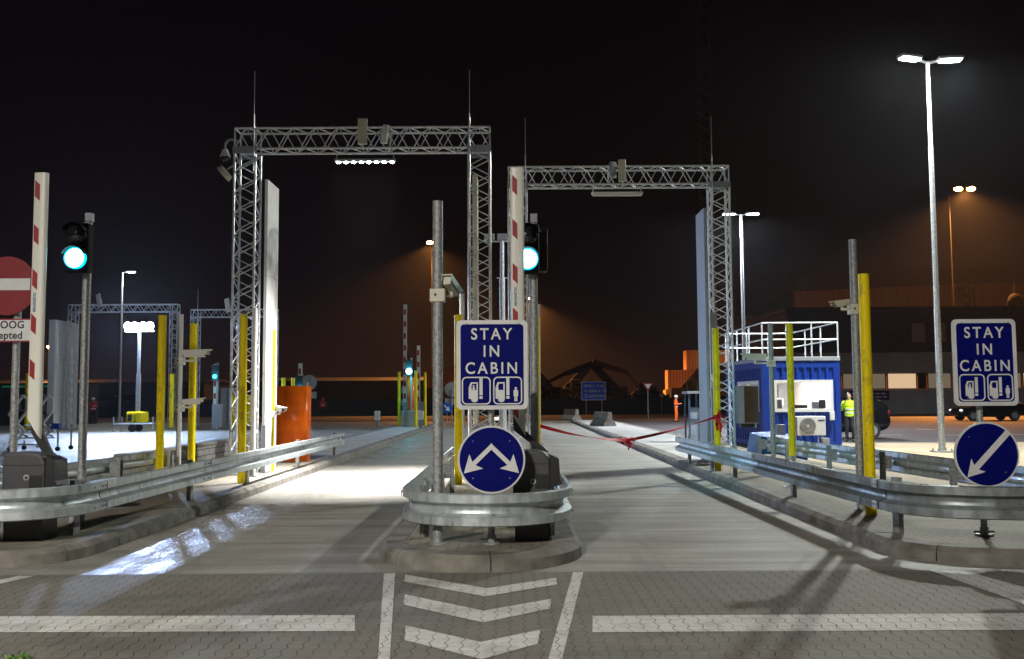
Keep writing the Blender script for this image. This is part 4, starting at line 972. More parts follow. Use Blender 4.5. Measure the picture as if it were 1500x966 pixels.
# second far island at the left (behind gantry leg)
thin_arm('raised barrier arm right of the far second gantry', -15.2, 49.0, 1.3, 3.4)
small_signal('faint green signal left of the front left gantry leg', -15.1, 48.6, 2.75, E_CYANDIM, 0.10, 15)
for lab, x, y in (('yellow post pair member at the far left, by the grey boxes', -14.5, 50.0), ('second yellow post at the far left, seen through the gantry leg', -14.0, 51.0)):
    post('yellow_post', lab, x, y, 1.8, 0.17, YEL, 'post', 'short yellow posts at the far left')
g = thing('control_cabinet', 'grey control cabinet beside the far left yellow posts', 'cabinet', (-15.0, 51, 0)); MB().box(-15.6, -14.8, 51.2, 51.8, 0, 2.2, bev=0.03).build('case', GREYP, g); MB().box(-15.25, -15.22, 51.18, 51.199, 0.2, 2.1).build('door_gap', BLACK, g)
for lab, x, y in (('yellow post seen above the left rim of the orange kiosk', -11.0, 46.0), ('yellow post seen above the middle of the orange kiosk', -10.65, 46.5)):
    post('yellow_post', lab, x, y, 2.6, 0.09, YEL, 'post', FP)
thin_arm('raised arm above the right rim of the orange kiosk', -10.2, 46.0, 1.0, 3.3)
small_signal('faint green signal above the orange kiosk', -10.15, 45.6, 2.1, E_CYANDIM, 0.10, 10)
post('yellow_post', 'yellow post left of the far left panel', -23.4 - 1.9, 50, 3.0, 0.12, YEL, 'post', FP)
post('yellow_post', 'yellow post right of the light tower mast', -17.6, 49.5, 2.9, 0.12, YEL, 'post', FP)
post('grey_pole', 'thin pole with a crosspiece left of the far left panel', -26.0, 50, 3.4, 0.06, GALV, 'pole', PG)
post('grey_pole', 'thin pole between the light tower and the left yellow post', -20.6 - 1.2, 60, 6.8, 0.05, GALV, 'pole', PG)
# backs of round signs
def back_sign(label, x, y, z, r, plate=True):
    g = thing('round_sign', label, 'sign', (x, y, 0), 'round signs seen from behind')
    MB().tube((x - 0.05, y, 0), (x - 0.05, y, z), 0.035, n=8).build('post', GALVP, g)
    MB().prism(disc(x, z, r, 28), y + 0.05, y + 0.09).build('disc', SIGNBACK, g)
    if plate: MB().box(x - r, x + r, y + 0.05, y + 0.08, z - r - 0.42, z - r - 0.08).build('plate', SIGNBACK, g)
    return g
back_sign('grey back of a round sign with a plate, right of the orange kiosk top', -10.1, 47.5, 2.4, 0.38)
back_sign('grey back of a round sign with a plate, left of the far orange kiosk', -6.0, 56, 2.1, 0.5)
back_sign('grey back of a round sign with a plate, just right of the tall grey pole', -3.5, 56, 2.1, 0.45)
g = thing('arrow_disc_sign', 'small blue disc with a white arrow beside the tall grey pole in the distance', 'sign', (-3.75, 55, 0))
MB().tube((-3.75, 55.05, 0), (-3.75, 55.05, 1.3), 0.03, n=8).build('post', GALVP, g)
d = MB().prism(disc(-3.75, 1.02, 0.30, 28), 54.95, 54.99).build('disc', mat('lit blue film', (0.01, 0.10, 0.62), 0.5), g)
MB().prism([(-3.93, 1.17), (-3.88, 1.22), (-3.71, 1.05), (-3.65, 1.12), (-3.58, 0.85), (-3.85, 0.90), (-3.77, 0.98)], 54.92, 54.948).build('arrow', WHITE, d)

# rolling ladder (podium steps) at the left
g = thing('rolling_ladder', 'aluminium rolling ladder with looped handrails on the bright lane at left', 'ladder', (-14.6, 30, 0))
x, y = -15.2, 30.0
for dx in (0.0, 0.80):
    MB().path([(x + dx - 0.45, y, 0.12), (x + dx - 0.05, y, 0.62), (x + dx - 0.55, y, 1.15), (x + dx - 0.12, y, 1.72), (x + dx + 0.02, y, 1.60), (x + dx + 0.02, y, 1.25), (x + dx - 0.38, y, 0.72)], 0.042, n=8).build('handrail', WHITE, g)
    MB().path([(x + dx - 0.5, y, 1.12), (x + dx - 0.1, y, 0.5), (x + dx + 0.05, y, 0.45)], 0.025, n=8).build('brace', CHROME, g)
for k in range(4): MB().box(x - 0.45 + k * 0.08, x + 0.70 + k * 0.08, y - 0.1 + k * 0.15, y + 0.12 + k * 0.15, 0.18 + k * 0.2, 0.22 + k * 0.2).build('step', CHROME, g)
for dx, dy in ((-0.45, -0.1), (1.05, -0.1), (-0.45, 0.8), (1.05, 0.8)):
    MB().tube((x + dx, y + dy, 0.1), (x + dx, y + dy, 0.8 if dx > 1 else 0.3), 0.03, n=8).build('leg', CHROME, g)
    MB().tube((x + dx, y + dy - 0.03, 0.07), (x + dx, y + dy + 0.03, 0.07), 0.07, n=12).build('castor', RUBBER, g)
MB().box(x + 0.85, x + 1.10, y - 0.15, y, 0.68, 0.86, bev=0.02).build('clamp', mat('blue plastic', (0.01, 0.06, 0.45), 0.4), g)

# ------------------------------------------------------------------ blue cabin
X0, X1, Y0, Y1, ZT = 7.45, 9.76, 28.5, 33.4, 2.62
g = thing('gate_cabin', 'blue corrugated container cabin with lit window and roof railing', 'cabin', (8.6, 30.9, 0))
def corr(mb, a0, a1, z0, z1, fixed, axis, outn, pitch=0.22, depth=0.035):
    """corrugated sheet from a0 to a1 along axis ('x' or 'y') at fixed other coordinate; outn = outward sign"""
    pts = []; a = a0
    while a < a1 - 1e-6:
        for f, d in ((0.0, 0), (0.30, 0), (0.45, 1), (0.85, 1)):
            if a + f * pitch <= a1: pts.append((a + f * pitch, -d * depth * outn))
        a += pitch
    pts.append((a1, 0)); vs = []
    for (s, d) in pts:
        for z in (z0, z1): vs.append((s, fixed + d, z) if axis == 'x' else (fixed + d, s, z))
    mb.add(vs, [(2 * i, 2 * i + 2, 2 * i + 3, 2 * i + 1) for i in range(len(pts) - 1)])
wx0, wx1, wz0, wz1 = 7.80, 9.52, 1.12, 2.03
q = MB(); corr(q, X0 + 0.14, X1 - 0.14, 0.2, wz0, Y0, 'x', -1); corr(q, X0 + 0.14, X1 - 0.14, wz1, ZT - 0.2, Y0, 'x', -1)
corr(q, X0 + 0.14, wx0, wz0, wz1, Y0, 'x', -1); corr(q, wx1, X1 - 0.14, wz0, wz1, Y0, 'x', -1)
q.build('front_wall', BLUEC, g)
sy0, sy1 = 29.0, 31.6
q = MB(); corr(q, Y0 + 0.14, Y1 - 0.14, 0.2, wz0, X0, 'y', -1); corr(q, Y0 + 0.14, Y1 - 0.14, wz1, ZT - 0.2, X0, 'y', -1); corr(q, Y0 + 0.14, sy0, wz0, wz1, X0, 'y', -1); corr(q, sy1, Y1 - 0.14, wz0, wz1, X0, 'y', -1)
q.build('side_wall', BLUEC, g)
q = MB(); corr(q, Y0 + 0.14, Y1 - 0.14, 0.2, ZT - 0.2, X1, 'y', 1); q.build('side_wall', BLUEC, g)
q = MB(); corr(q, X0 + 0.14, X1 - 0.14, 0.2, ZT - 0.2, Y1, 'x', 1); q.build('rear_wall', BLUEC, g)
q = MB()
for xx in (X0, X1 - 0.14):
    for yy in (Y0, Y1 - 0.14): q.box(xx, xx + 0.14, yy, yy + 0.14, 0.0, ZT)
for zz in (0.05, ZT - 0.2):
    for yy in (Y0 + 0.004, Y1 - 0.124): q.box(X0 + 0.14, X1 - 0.14, yy, yy + 0.12, zz, zz + (0.15 if zz < 1 else 0.198))
    for xx in (X0 + 0.004, X1 - 0.124): q.box(xx, xx + 0.12, Y0 + 0.14, Y1 - 0.14, zz, zz + (0.15 if zz < 1 else 0.198))
q.build('frame', BLUEC, g)
rf = MB().box(X0 - 0.02, X1 + 0.02, Y0 - 0.02, Y1 + 0.02, ZT + 0.002, ZT + 0.12, bev=0.01).build('roof', GREYP, g)
INW = mat('cabin interior white', (0.80, 0.76, 0.70), 0.6, 0, 0.03, 3)
MB().add([(X0 + .06, Y0 + .06, .22), (X1 - .06, Y0 + .06, .22), (X1 - .06, Y1 - .06, .22), (X0 + .06, Y1 - .06, .22), (X0 + .06, Y0 + .06, 2.4), (X1 - .06, Y0 + .06, 2.4), (X1 - .06, Y1 - .06, 2.4), (X0 + .06, Y1 - .06, 2.4)],
         [(0, 1, 2, 3), (4, 7, 6, 5), (2, 6, 7, 3)]).add([(X1 - .06, Y0 + .06, .22), (X1 - .06, Y1 - .06, .22), (X1 - .06, Y1 - .06, 2.4), (X1 - .06, Y0 + .06, 2.4)], [(0, 1, 2, 3)]).build('interior_lining', INW, g)
w = MB(); ring(w, [(wx0 - .02, wz0 - .02), (wx1 + .02, wz0 - .02), (wx1 + .02, wz1 + .02), (wx0 - .02, wz1 + .02)], [(wx0 + .06, wz0 + .07), (wx1 - .06, wz0 + .07), (wx1 - .06, wz1 - .06), (wx0 + .06, wz1 - .06)], Y0 - 0.02, Y0 + 0.06)
w = w.build('window', WHITE, g)
w2 = MB(); M = Matrix(((0, 1, 0, 0), (1, 0, 0, 0), (0, 0, 1, 0), (0, 0, 0, 1)))
tmp = MB(); ring(tmp, [(sy0 - .02, wz0 - .02), (sy1 + .02, wz0 - .02), (sy1 + .02, wz1 + .02), (sy0 - .02, wz1 + .02)], [(sy0 + .07, wz0 + .07), (sy1 - .07, wz0 + .07), (sy1 - .07, wz1 - .07), (sy0 + .07, wz1 - .07)], X0 - 0.02, X0 + 0.06)
tmp.box((sy0 + sy1) / 2 - .05, (sy0 + sy1) / 2 + .05, X0 - 0.018, X0 + 0.05, wz0 + .07, wz1 - .07)
w2.add([(v[1], v[0], v[2]) for v in tmp.v], tmp.f); w2 = w2.build('window', WHITE, g)
MB().box(X0 + 0.07, X0 + 0.075, sy0 + 0.08, sy1 - 0.08, wz0 + 0.08, wz1 - 0.08).build('blind', GREYP, w2)
MB().box(8.0, 9.45, 30.5, 31.1, 0.95, 1.0).box(8.35, 8.62, 30.45, 30.5, 1.28, 1.5).box(8.05, 8.09, 33.2, 33.3, 1.3, 2.1).box(9.12, 9.5, 29.2, 29.5, 1.18, 1.40).build('desk', GREYP, g)
MB().box(8.62, 9.05, 29.4, 29.5, 1.20, 1.30).build('printer', BLACK, g)
MB().box(9.28, 9.48, 29.0, 29.05, 1.20, 1.46).build('monitor', BLACK, g)
MB().box(8.15, 8.5, 30.2, 30.3, 1.05, 1.5, bev=0.03).box(8.3, 8.34, 30.22, 30.28, 0.3, 1.05).build('chair', BLACK, g)
MB().box(9.2, 9.62, 33.1, 33.28, 0.3, 2.0).build('cupboard', GREYP, g)
for xx in (8.25, 8.95): MB().box(xx, xx + 0.03, 33.28, 33.32, 0.3, 2.2).build('door_edge', GREYP, g)
MB().box(8.3, 8.9, 29.6, 31.8, 2.36, 2.39).build('ceiling_light', emis('cabin ceiling light', (1.0, 0.93, 0.84), 9), g)
lamp('cabin_light', 'AREA', (8.6, 30.3, 2.34), 180, (1.0, 0.90, 0.78), g, shape='RECTANGLE', size=0.6, size_y=2.0)
# roof railing
rl = MB(); zb = ZT + 0.12; xs = [X0 + 0.02, 8.2, 8.95, X1 - 0.03]; ys = [Y0 + 0.02, 30.1, 31.7, Y1 - 0.03]
for zz in (zb + 0.52, zb + 1.02):
    rl.tube((xs[0], ys[0], zz), (xs[-1], ys[0], zz), 0.022, n=8).tube((xs[0], ys[-1], zz), (xs[-1], ys[-1], zz), 0.022, n=8).tube((xs[0], ys[0], zz), (xs[0], ys[-1], zz), 0.022, n=8).tube((xs[-1], ys[0], zz), (xs[-1], ys[-1], zz), 0.022, n=8)
rl = rl.build('railing', GALV, g)
st = MB()
for xx in xs:
    for yy in (ys[0], ys[-1]): st.tube((xx, yy, zb - 0.14 if yy == ys[0] else zb), (xx, yy, zb + 1.02), 0.024, n=8)
for yy in ys[1:-1]:
    for xx in (xs[0], xs[-1]): st.tube((xx, yy, zb), (xx, yy, zb + 1.02), 0.024, n=8)
st.build('stanchions', GALV, rl)
# vent grille on the side
vg = MB()
for k in range(9): vg.box(X0 - 0.05, X0 - 0.02, 29.2 + k * 0.17, 29.29 + k * 0.17, 0.62, 1.0)
vg.build('vent_grille', WHITE, g)
MB().box(X1 - 0.36, X1 - 0.22, Y0 - 0.10, Y0 - 0.02, 0.85, 1.12, bev=0.015).build('isolator', WHITE, g)
# air conditioner
g = thing('air_conditioner', 'white air conditioner with a round fan on the blue cabin front', 'air conditioner', (8.87, 28.2, 0.30))
MB().box(8.30, 9.14, 28.02, 28.36, 0.42, 0.98, bev=0.015).build('case', WHITE, g)
fr = MB().tube((8.62, 28.012, 0.70), (8.62, 28.019, 0.70), 0.235, n=32).build('fan_grille', mat('fan grille grey', (0.16, 0.16, 0.16), 0.5), g)
q = MB()
for r_ in (0.06, 0.10, 0.14, 0.18, 0.22): ring(q, disc(8.62, 0.70, r_, 32), disc(8.62, 0.70, r_ - 0.008, 32), 28.0, 28.011)
q.prism(disc(8.62, 0.70, 0.035, 20), 27.998, 28.011); q.build('fan_rings', GREYS, fr)
for xx in (8.38, 9.04): MB().box(xx, xx + 0.03, 28.05, 28.5, 0.38, 0.419).box(xx, xx + 0.03, 28.47, 28.499, 0.1, 0.38).build('bracket', GALV, g)
MB().box(8.92, 9.11, 28.013, 28.019, 0.85, 0.88).build('badge', BLUES, g)
g = thing('pillar_stand', 'grey stub cabinet under the air conditioner', 'cabinet', (9.05, 27.9, 0.0)); MB().box(8.94, 9.16, 27.75, 27.95, 0, 0.36, bev=0.01).build('case', GREYP, g)
g = thing('tarpaulin_stack', 'stack covered with blue tarpaulin in front of the cabin', 'tarpaulin', (7.3, 24.3, 0.0))
MB().add([(6.0, 23.6, 0.0), (7.25, 23.6, 0.0), (7.25, 24.8, 0.0), (6.0, 24.8, 0.0), (6.15, 23.75, 0.58), (7.05, 23.7, 0.46), (7.1, 24.6, 0.60), (6.1, 24.7, 0.64), (6.6, 23.7, 0.49), (6.6, 24.65, 0.67)],
         [(0, 1, 5, 8, 4), (1, 2, 6, 5), (2, 3, 7, 9, 6), (3, 0, 4, 7), (4, 8, 9, 7), (8, 5, 6, 9)]).build('cover', CYANB, g)
MB().box(6.62, 6.82, 24.0, 24.2, 0.60, 0.86, bev=0.01).build('box', GREYP, g)

# small glass booth left of the cabin
g = thing('glass_booth', 'small blue-grey framed glass booth left of the cabin', 'booth', (5.75, 29.7, 0.15))
q = MB()
for xx in (5.42, 5.78, 6.12):
    for yy in (29.5, 30.2): q.box(xx, xx + 0.05, yy, yy + 0.05, 0.152, 1.66)
for zz in (0.152, 0.85, 1.2): q.box(5.47, 6.12, 29.51, 29.54, zz, zz + 0.04)
q.build('frame', mat('blue grey frame', (0.06, 0.10, 0.18), 0.5), g)
MB().box(5.36, 6.22, 29.44, 30.31, 1.662, 1.74, bev=0.01).build('roof', GREYP, g)
MB().box(5.48, 6.11, 29.545, 29.555, 0.2, 1.2).build('panel', mat('frosted panel', (0.30, 0.38, 0.50), 0.4), g)

# ------------------------------------------------------------------ people
def limb(mb, pts, rs, n=10):
    for i in range(len(pts) - 1): mb.tube(pts[i], pts[i + 1], rs[i], rs[i + 1], n=n)
    for p, r in zip(pts, rs): mb.sphere(p, r, n=n)
def person(label, x, y, z, h, face, jacket, trousers, helmet=None, hair=True, pose='stand', vox=0.016, group='workers and visitors on the site', band=None):
    """face = heading angle about z (0 looks to -y)"""
    s = h / 1.8; g = thing('person', label, 'person', (0, 0, 0), group)
    J = dict(hl=(-0.09, 0, 0.92), hr=(0.09, 0, 0.92), kl=(-0.11, -0.02, 0.50), kr=(0.11, -0.03, 0.50), al=(-0.12, 0.03, 0.09), ar=(0.13, 0.02, 0.09),
             sl=(-0.19, 0, 1.44), sr=(0.19, 0, 1.44), el=(-0.25, 0.03, 1.16), er=(0.25, 0.03, 1.16), wl=(-0.25, -0.06, 0.91), wr=(0.25, -0.06, 0.91))
    if pose == 'phone': J['el'] = (-0.27, -0.04, 1.20); J['wl'] = (-0.13, -0.20, 1.43)
    if pose == 'hold': J['el'] = (-0.24, 0.02, 1.18); J['wl'] = (-0.08, -0.26, 1.22); J['er'] = (0.24, 0.02, 1.18); J['wr'] = (0.08, -0.28, 1.24)
    if pose == 'walk': J['kl'] = (-0.10, -0.12, 0.51); J['al'] = (-0.10, -0.18, 0.09); J['ar'] = (0.10, 0.22, 0.12); J['kr'] = (0.1, 0.03, 0.50)
    def legs(mb, e):
        for k in 'lr': limb(mb, [J['h' + k], J['k' + k], J['a' + k]], [0.088 + e, 0.058 + e, 0.042 + e])
        mb.sphere((0, 0, 0.96), 0.13 + e, sc=(1.15, 0.85, 0.9))
    def torso(mb, e):
        for zz, rr, sx_, sy_ in ((0.98, 0.14, 1.1, 0.8), (1.10, 0.135, 1.1, 0.8), (1.22, 0.145, 1.15, 0.8), (1.34, 0.15, 1.2, 0.8), (1.42, 0.12, 1.45, 0.85)): mb.sphere((0, 0, zz), rr + e, sc=(sx_, sy_, 0.8), n=14)
    def arms(mb, e, f=1.0):
        for k in 'lr':
            w_ = Vector(J['e' + k]).lerp(Vector(J['w' + k]), f); limb(mb, [J['s' + k], J['e' + k], tuple(w_)], [0.060 + e, 0.045 + e, 0.033 + e])
    b = MB(); legs(b, 0); torso(b, 0); arms(b, 0)
    limb(b, [(0, 0, 1.45), (0, -0.01, 1.58)], [0.06, 0.055]); b.sphere((0, -0.015, 1.685), 0.098, n=18, sc=(0.82, 0.98, 1.2)); b.sphere((0, -0.105, 1.67), 0.02, n=8, sc=(0.8, 1, 1.5))
    b.sphere((0, -0.08, 1.60), 0.045, n=8); 
    for k in (-1, 1): b.sphere((0.082 * k, -0.005, 1.675), 0.022, n=8, sc=(0.5, 1, 1.4)); b.sphere((0.033 * k, -0.096, 1.70), 0.012, n=8)
    for k, sg in (('l', -1), ('r', 1)):
        w_ = Vector(J['w' + k]); dd = (w_ - Vector(J['e' + k])).normalized(); side = Vector((0, 1, 0)) if abs(dd.y) < 0.7 else Vector((1, 0, 0))
        side = (side - dd * side.dot(dd)).normalized()
        limb(b, [tuple(w_), tuple(w_ + dd * 0.08)], [0.028, 0.036])
        for i in range(4):
            o_ = side * (i - 1.5) * 0.021; L = (0.062, 0.075, 0.070, 0.055)[i]
            limb(b, [tuple(w_ + dd * 0.09 + o_), tuple(w_ + dd * (0.09 + L) + o_ * 1.1 + Vector((-0.012 * sg, 0, 0)))], [0.011, 0.009], n=6)
        limb(b, [tuple(w_ + dd * 0.03 - side * 0.025), tuple(w_ + dd * 0.085 - side * 0.055)], [0.013, 0.010], n=6)
    for k in 'lr':
        a = Vector(J['a' + k]); b.sphere((a.x, a.y - 0.07, 0.045 + a.z - 0.09), 0.05, n=12, sc=(0.9, 2.3, 0.85))
    M = Matrix.Scale(s, 4)
    def fin(mb, name, m_, par, v=vox):
        mb.v = [tuple(Vector(p) * s) for p in mb.v]; o = mb.build(name, m_, par); r = o.modifiers.new('remesh', 'REMESH'); r.mode = 'VOXEL'; r.voxel_size = v * s; r.use_smooth_shade = True; return o
    body = fin(b, 'body', SKIN, g)
    q = MB(); legs(q, 0.016); fin(q, 'trousers', trousers, g)
    q = MB(); torso(q, 0.026); arms(q, 0.022, 0.92); limb(q, [(0, 0, 1.46), (0, 0, 1.53)], [0.09, 0.07]); fin(q, 'jacket', jacket, g)
    q = MB()
    for k in 'lr': a = Vector(J['a' + k]); q.sphere((a.x, a.y - 0.07, 0.05 + a.z - 0.09), 0.06, n=12, sc=(0.95, 2.2, 0.85)); q.sphere((a.x, a.y, a.z), 0.06, n=12)
    fin(q, 'boots', BLACK, g)
    if band:
        q = MB()
        for zz, rr in ((1.06, 0.176), (1.20, 0.182)):
            P_ = [(rr * math.cos(t), rr * 0.80 * math.sin(t)) for t in [2 * math.pi * i / 24 for i in range(24)]]
            q.prismz([(p[0] * s, p[1] * s) for p in P_], (zz - 0.025) * s, (zz + 0.025) * s)
        q.build('reflective_bands', band, g)
    if helmet: 
        q = MB(); q.sphere((0, -0.005, 1.735), 0.128, n=18, sc=(0.9, 1.05, 0.85)); q.tube((0, -0.03, 1.735), (0, -0.03, 1.748), 0.135, n=20); fin(q, 'helmet', helmet, g)
    elif hair: q = MB(); q.sphere((0, 0.012, 1.715), 0.104, n=18, sc=(0.88, 1.0, 1.0)); fin(q, 'hair', BLACK, g)
    g.location = (x, y, z); g.rotation_euler = (0, 0, face); return g
person('man in a yellow-green hi-vis jacket and dark trousers beside the blue cabin', 11.45, 32.6, 0.012, 1.66, rad(-30), HIVISY, DARKCLOTH, None, True, 'phone', 0.012, band=SILVER)
person('worker in orange clothing and white helmet, holding something, beyond the red ribbon', 10.4, 61, 0.0, 1.68, rad(70), HIVISO, HIVISO, WHITE, False, 'hold', 0.02, band=SILVER)
person('worker in dark red, small in the distance right of the orange kiosk', -16.6, 84, 0.0, 1.7, rad(0), HIVISR, DARKCLOTH, HIVISR, False, 'stand', 0.025, band=SILVER)
person('worker in red with white helmet near the far left gantry', -28.0, 64, 0.0, 1.75, rad(30), HIVISR, DARKCLOTH, WHITE, False, 'hold', 0.025, band=SILVER)
person('second worker in dark green beside the red one at far left', -28.9, 65, 0.0, 1.7, rad(-60), mat('green work fabric', (0.05, 0.10, 0.05), 0.8), DARKCLOTH, SILVER, False, 'stand', 0.025)

# ------------------------------------------------------------------ cars
def car(label, x, y, z, heading, L=4.1, H=1.48, Wd=1.74, hatch=True, lights=False):
    g = thing('parked_car', label, 'car', (0, 0, 0), 'dark cars standing beyond the cabin')
    # sections along length (front at +x): (x, half width low, half width at sill of glass, z bottom, z belt, z roof, roof half width)
    S_ = [(-0.50, 0.40, 0.30, 0.42, 0.56, 0.66, 0.26), (-0.485, 0.45, 0.43, 0.24, 0.58, 0.80, 0.36), (-0.44, 0.49, 0.47, 0.17, 0.62, 0.90 if hatch else 0.70, 0.40), (-0.36, 0.50, 0.49, 0.15, 0.63, 0.97 if hatch else 0.86, 0.40),
          (-0.20, 0.50, 0.49, 0.14, 0.63, 1.0, 0.41), (0.0, 0.50, 0.49, 0.14, 0.62, 0.995, 0.41), (0.12, 0.50, 0.49, 0.14, 0.61, 0.93, 0.40), (0.24, 0.50, 0.48, 0.15, 0.60, 0.70, 0.42), (0.36, 0.49, 0.46, 0.16, 0.56, 0.605, 0.42), (0.45, 0.46, 0.42, 0.19, 0.48, 0.53, 0.38), (0.495, 0.38, 0.34, 0.26, 0.40, 0.43, 0.32)]
    def ringpts(s_):
        X, wl, wb, zb, zm, zr, wr = s_
        return [(X * L, -wl * 0.86 * Wd, zb * H), (X * L, -wl * Wd, (zb + 0.1) * H), (X * L, -wb * Wd * 1.01, (zb * 0.4 + zm * 0.6) * H), (X * L, -wb * Wd * 0.97, zm * H), (X * L, -(wr * 0.96 + wb * 0.04) * Wd, (zm * 0.2 + zr * 0.8) * H), (X * L, -wr * 0.8 * Wd, zr * H),
                (X * L, wr * 0.8 * Wd, zr * H), (X * L, (wr * 0.96 + wb * 0.04) * Wd, (zm * 0.2 + zr * 0.8) * H), (X * L, wb * Wd * 0.97, zm * H), (X * L, wb * Wd * 1.01, (zb * 0.4 + zm * 0.6) * H), (X * L, wl * Wd, (zb + 0.1) * H), (X * L, wl * 0.86 * Wd, zb * H)]
    vs = []; k = 12
    for s_ in S_: vs += ringpts(s_)
    fs = []
    for i in range(len(S_) - 1):
        for j in range(k): fs.append((i * k + j, i * k + (j + 1) % k, (i + 1) * k + (j + 1) % k, (i + 1) * k + j))
    fs += [tuple(range(k)), tuple(range((len(S_) - 1) * k, len(S_) * k))]
    b = MB(); b.add(vs, fs, None, True); body = b.build('body', CARP, g)
    md = body.modifiers.new('sub', 'SUBSURF'); md.levels = 2; md.render_levels = 2
    # side glass, wind- and rear screen
    for sg in (-1, 1):
        w = MB()
        for a0, a1 in ((-0.36, -0.14), (-0.125, 0.07)):
            w.add([(a0 * L, sg * 0.487 * Wd, 0.655 * H), (a1 * L, sg * 0.487 * Wd, 0.65 * H), ((a1 - 0.012) * L, sg * 0.425 * Wd, 0.90 * H), ((a0 + 0.03) * L, sg * 0.425 * Wd, 0.91 * H)] + [(a0 * L, sg * 0.46 * Wd, 0.655 * H), (a1 * L, sg * 0.46 * Wd, 0.65 * H), ((a1 - 0.012) * L, sg * 0.40 * Wd, 0.90 * H), ((a0 + 0.03) * L, sg * 0.40 * Wd, 0.91 * H)],
                  [(0, 1, 2, 3), (4, 7, 6, 5), (0, 4, 5, 1), (1, 5, 6, 2), (2, 6, 7, 3), (3, 7, 4, 0)])
        w.build('side_window', GLASS_DARK, g)
    for xx in (-0.31, 0.31):
        for sg in (-1, 1):
            yc = sg * (Wd / 2 - 0.10)
            t_ = MB().tube((xx * L, yc - 0.10, 0.31), (xx * L, yc + 0.10, 0.31), 0.31, n=28)
            wh = t_.build('wheel', RUBBER, g)
            r = MB().tube((xx * L, yc + sg * 0.101, 0.31), (xx * L, yc + sg * 0.106, 0.31), 0.20, n=24)
            for a in range(7): r.box(-0.02, 0.02, -0.004, 0.004, 0.03, 0.19, T(xx * L, yc + sg * 0.112, 0.31) @ Matrix.Rotation(rad(a * 360 / 7), 4, 'Y'))
            r.build('rim', SIGNBACK, wh)
    for sg in (-1, 1):
        MB().sphere((0.462 * L, sg * 0.36 * Wd, 0.46 * H), 0.09, n=12, sc=(1, 1.5, 0.7)).build('headlight', emis('parked headlight', (0.8, 0.9, 1), 1.6) if lights else GREYS, g)
        MB().sphere((-0.478 * L, sg * 0.40 * Wd, 0.62 * H), 0.07, n=12, sc=(0.6, 1, 1.6)).build('taillight', REDR, g)
    g.location = (x, y, z); g.rotation_euler = (0, 0, heading); return g
car('dark hatchback half hidden behind the man in hi-vis and the yellow post', 12.0, 36.0, 0.0, rad(180 - 8), 3.9, 1.55, hatch=True)
car('black car with glinting headlights in front of the grey building, under the right sign', 29.9, 60.5, 0.0, rad(183), 4.3, 1.42, hatch=False, lights=True)

# ------------------------------------------------------------------ right building
GW = mat('grey concrete panel wall', (0.50, 0.50, 0.48), 0.8, 0, 0.12, 0.6, 0.2, 20)
BLKW = mat('dark cladding', (0.02, 0.02, 0.024), 0.6, 0, 0.15, 1)
g = thing('office_building', 'long two-storey building at right, grey below and black above, with lit windows', 'building', (40, 84, 0))
bx0, bx1, by = 24.5, 92.0, 84.0
MB().box(bx0, bx1, by, by + 14, 0, 2.15).box(bx0, bx1, by, by + 14, 3.62, 5.4).box(bx0, bx0 + 3.2, by, by + 14, 2.152, 3.618).build('lower_wall', GW, g)
for xx in (43.2, 60.5, 76): MB().box(xx, xx + 0.8, by + 0.02, by + 1, 2.152, 3.618).build('pier', GW, g)
MB().box(bx0 - 0.3, bx1, by - 0.3, by + 14, 5.41, 9.0).build('upper_storey', BLKW, g)
MB().box(bx0 - 0.6, bx1, by - 0.8, by + 14, 9.01, 9.35).build('roof', BLKW, g)
rr = random.Random(3); xx = bx0 + 3.3; k = 0
while xx < 88:
    wd = rr.choice((0.7, 1.1, 1.5, 2.1, 2.6))
    f = MB(); ring(f, [(xx, 2.17), (xx + wd, 2.17), (xx + wd, 3.60), (xx, 3.60)], [(xx + .07, 2.24), (xx + wd - .07, 2.24), (xx + wd - .07, 3.53), (xx + .07, 3.53)], by + 0.10, by + 0.2)
    f = f.build('window', BLACK, g)
    lit = rr.random()
    MB().box(xx + 0.071, xx + wd - 0.071, by + 0.16, by + 0.18, 2.245, 3.525).build('pane', E_WARM if lit < 0.25 else (E_WARMDIM if lit < 0.75 else GLASS_DARK), f)
    xx += wd + 0.12
for xx, wd, e_ in ((35.0, 1.3, 0), (37.2, 0.9, 0), (38.8, 1.8, 1), (41.2, 1.0, 0), (42.7, 0.8, 1)):
    f = MB(); ring(f, [(xx, 6.2), (xx + wd, 6.2), (xx + wd, 8.0), (xx, 8.0)], [(xx + .07, 6.27), (xx + wd - .07, 6.27), (xx + wd - .07, 7.93), (xx + .07, 7.93)], by - 0.36, by - 0.301)
    f = f.build('window', BLACK, g)
    MB().box(xx + 0.072, xx + wd - 0.072, by - 0.345, by - 0.32, 6.275, 7.925).build('pane', emis('faint upper window', (0.5, 0.62, 0.55) if e_ else (0.5, 0.28, 0.2), 0.05 if e_ else 0.02), f)
g = thing('wall_sign', 'blue sign board with two pale lines on the grey building', 'sign', (31.6, 83.9, 1.3))
MB().box(29.5, 33.0, 83.90, 83.98, 1.22, 2.05).build('board', BLUES, g)
q = MB()
for zz in (1.72, 1.42):
    xq = 29.75
    while xq < 32.7: wq = rr.uniform(0.12, 0.42); q.box(xq, xq + wq, 83.87, 83.899, zz, zz + 0.14); xq += wq + 0.09
q.build('faint_text', GREYS, g)
HALL = mat('hall cladding', (0.30, 0.20, 0.14), 0.7, 0, 0.1, 0.4, stretch=(4, 1, 0.2))
g = thing('warehouse', 'huge hall behind the building, its wall lit dull orange', 'building', (90, 135, 0))
q = MB(); corr(q, 40.0, 150.0, 0, 19.0, 135.0, 'x', -1, 1.2, 0.15); q.build('wall', HALL, g)
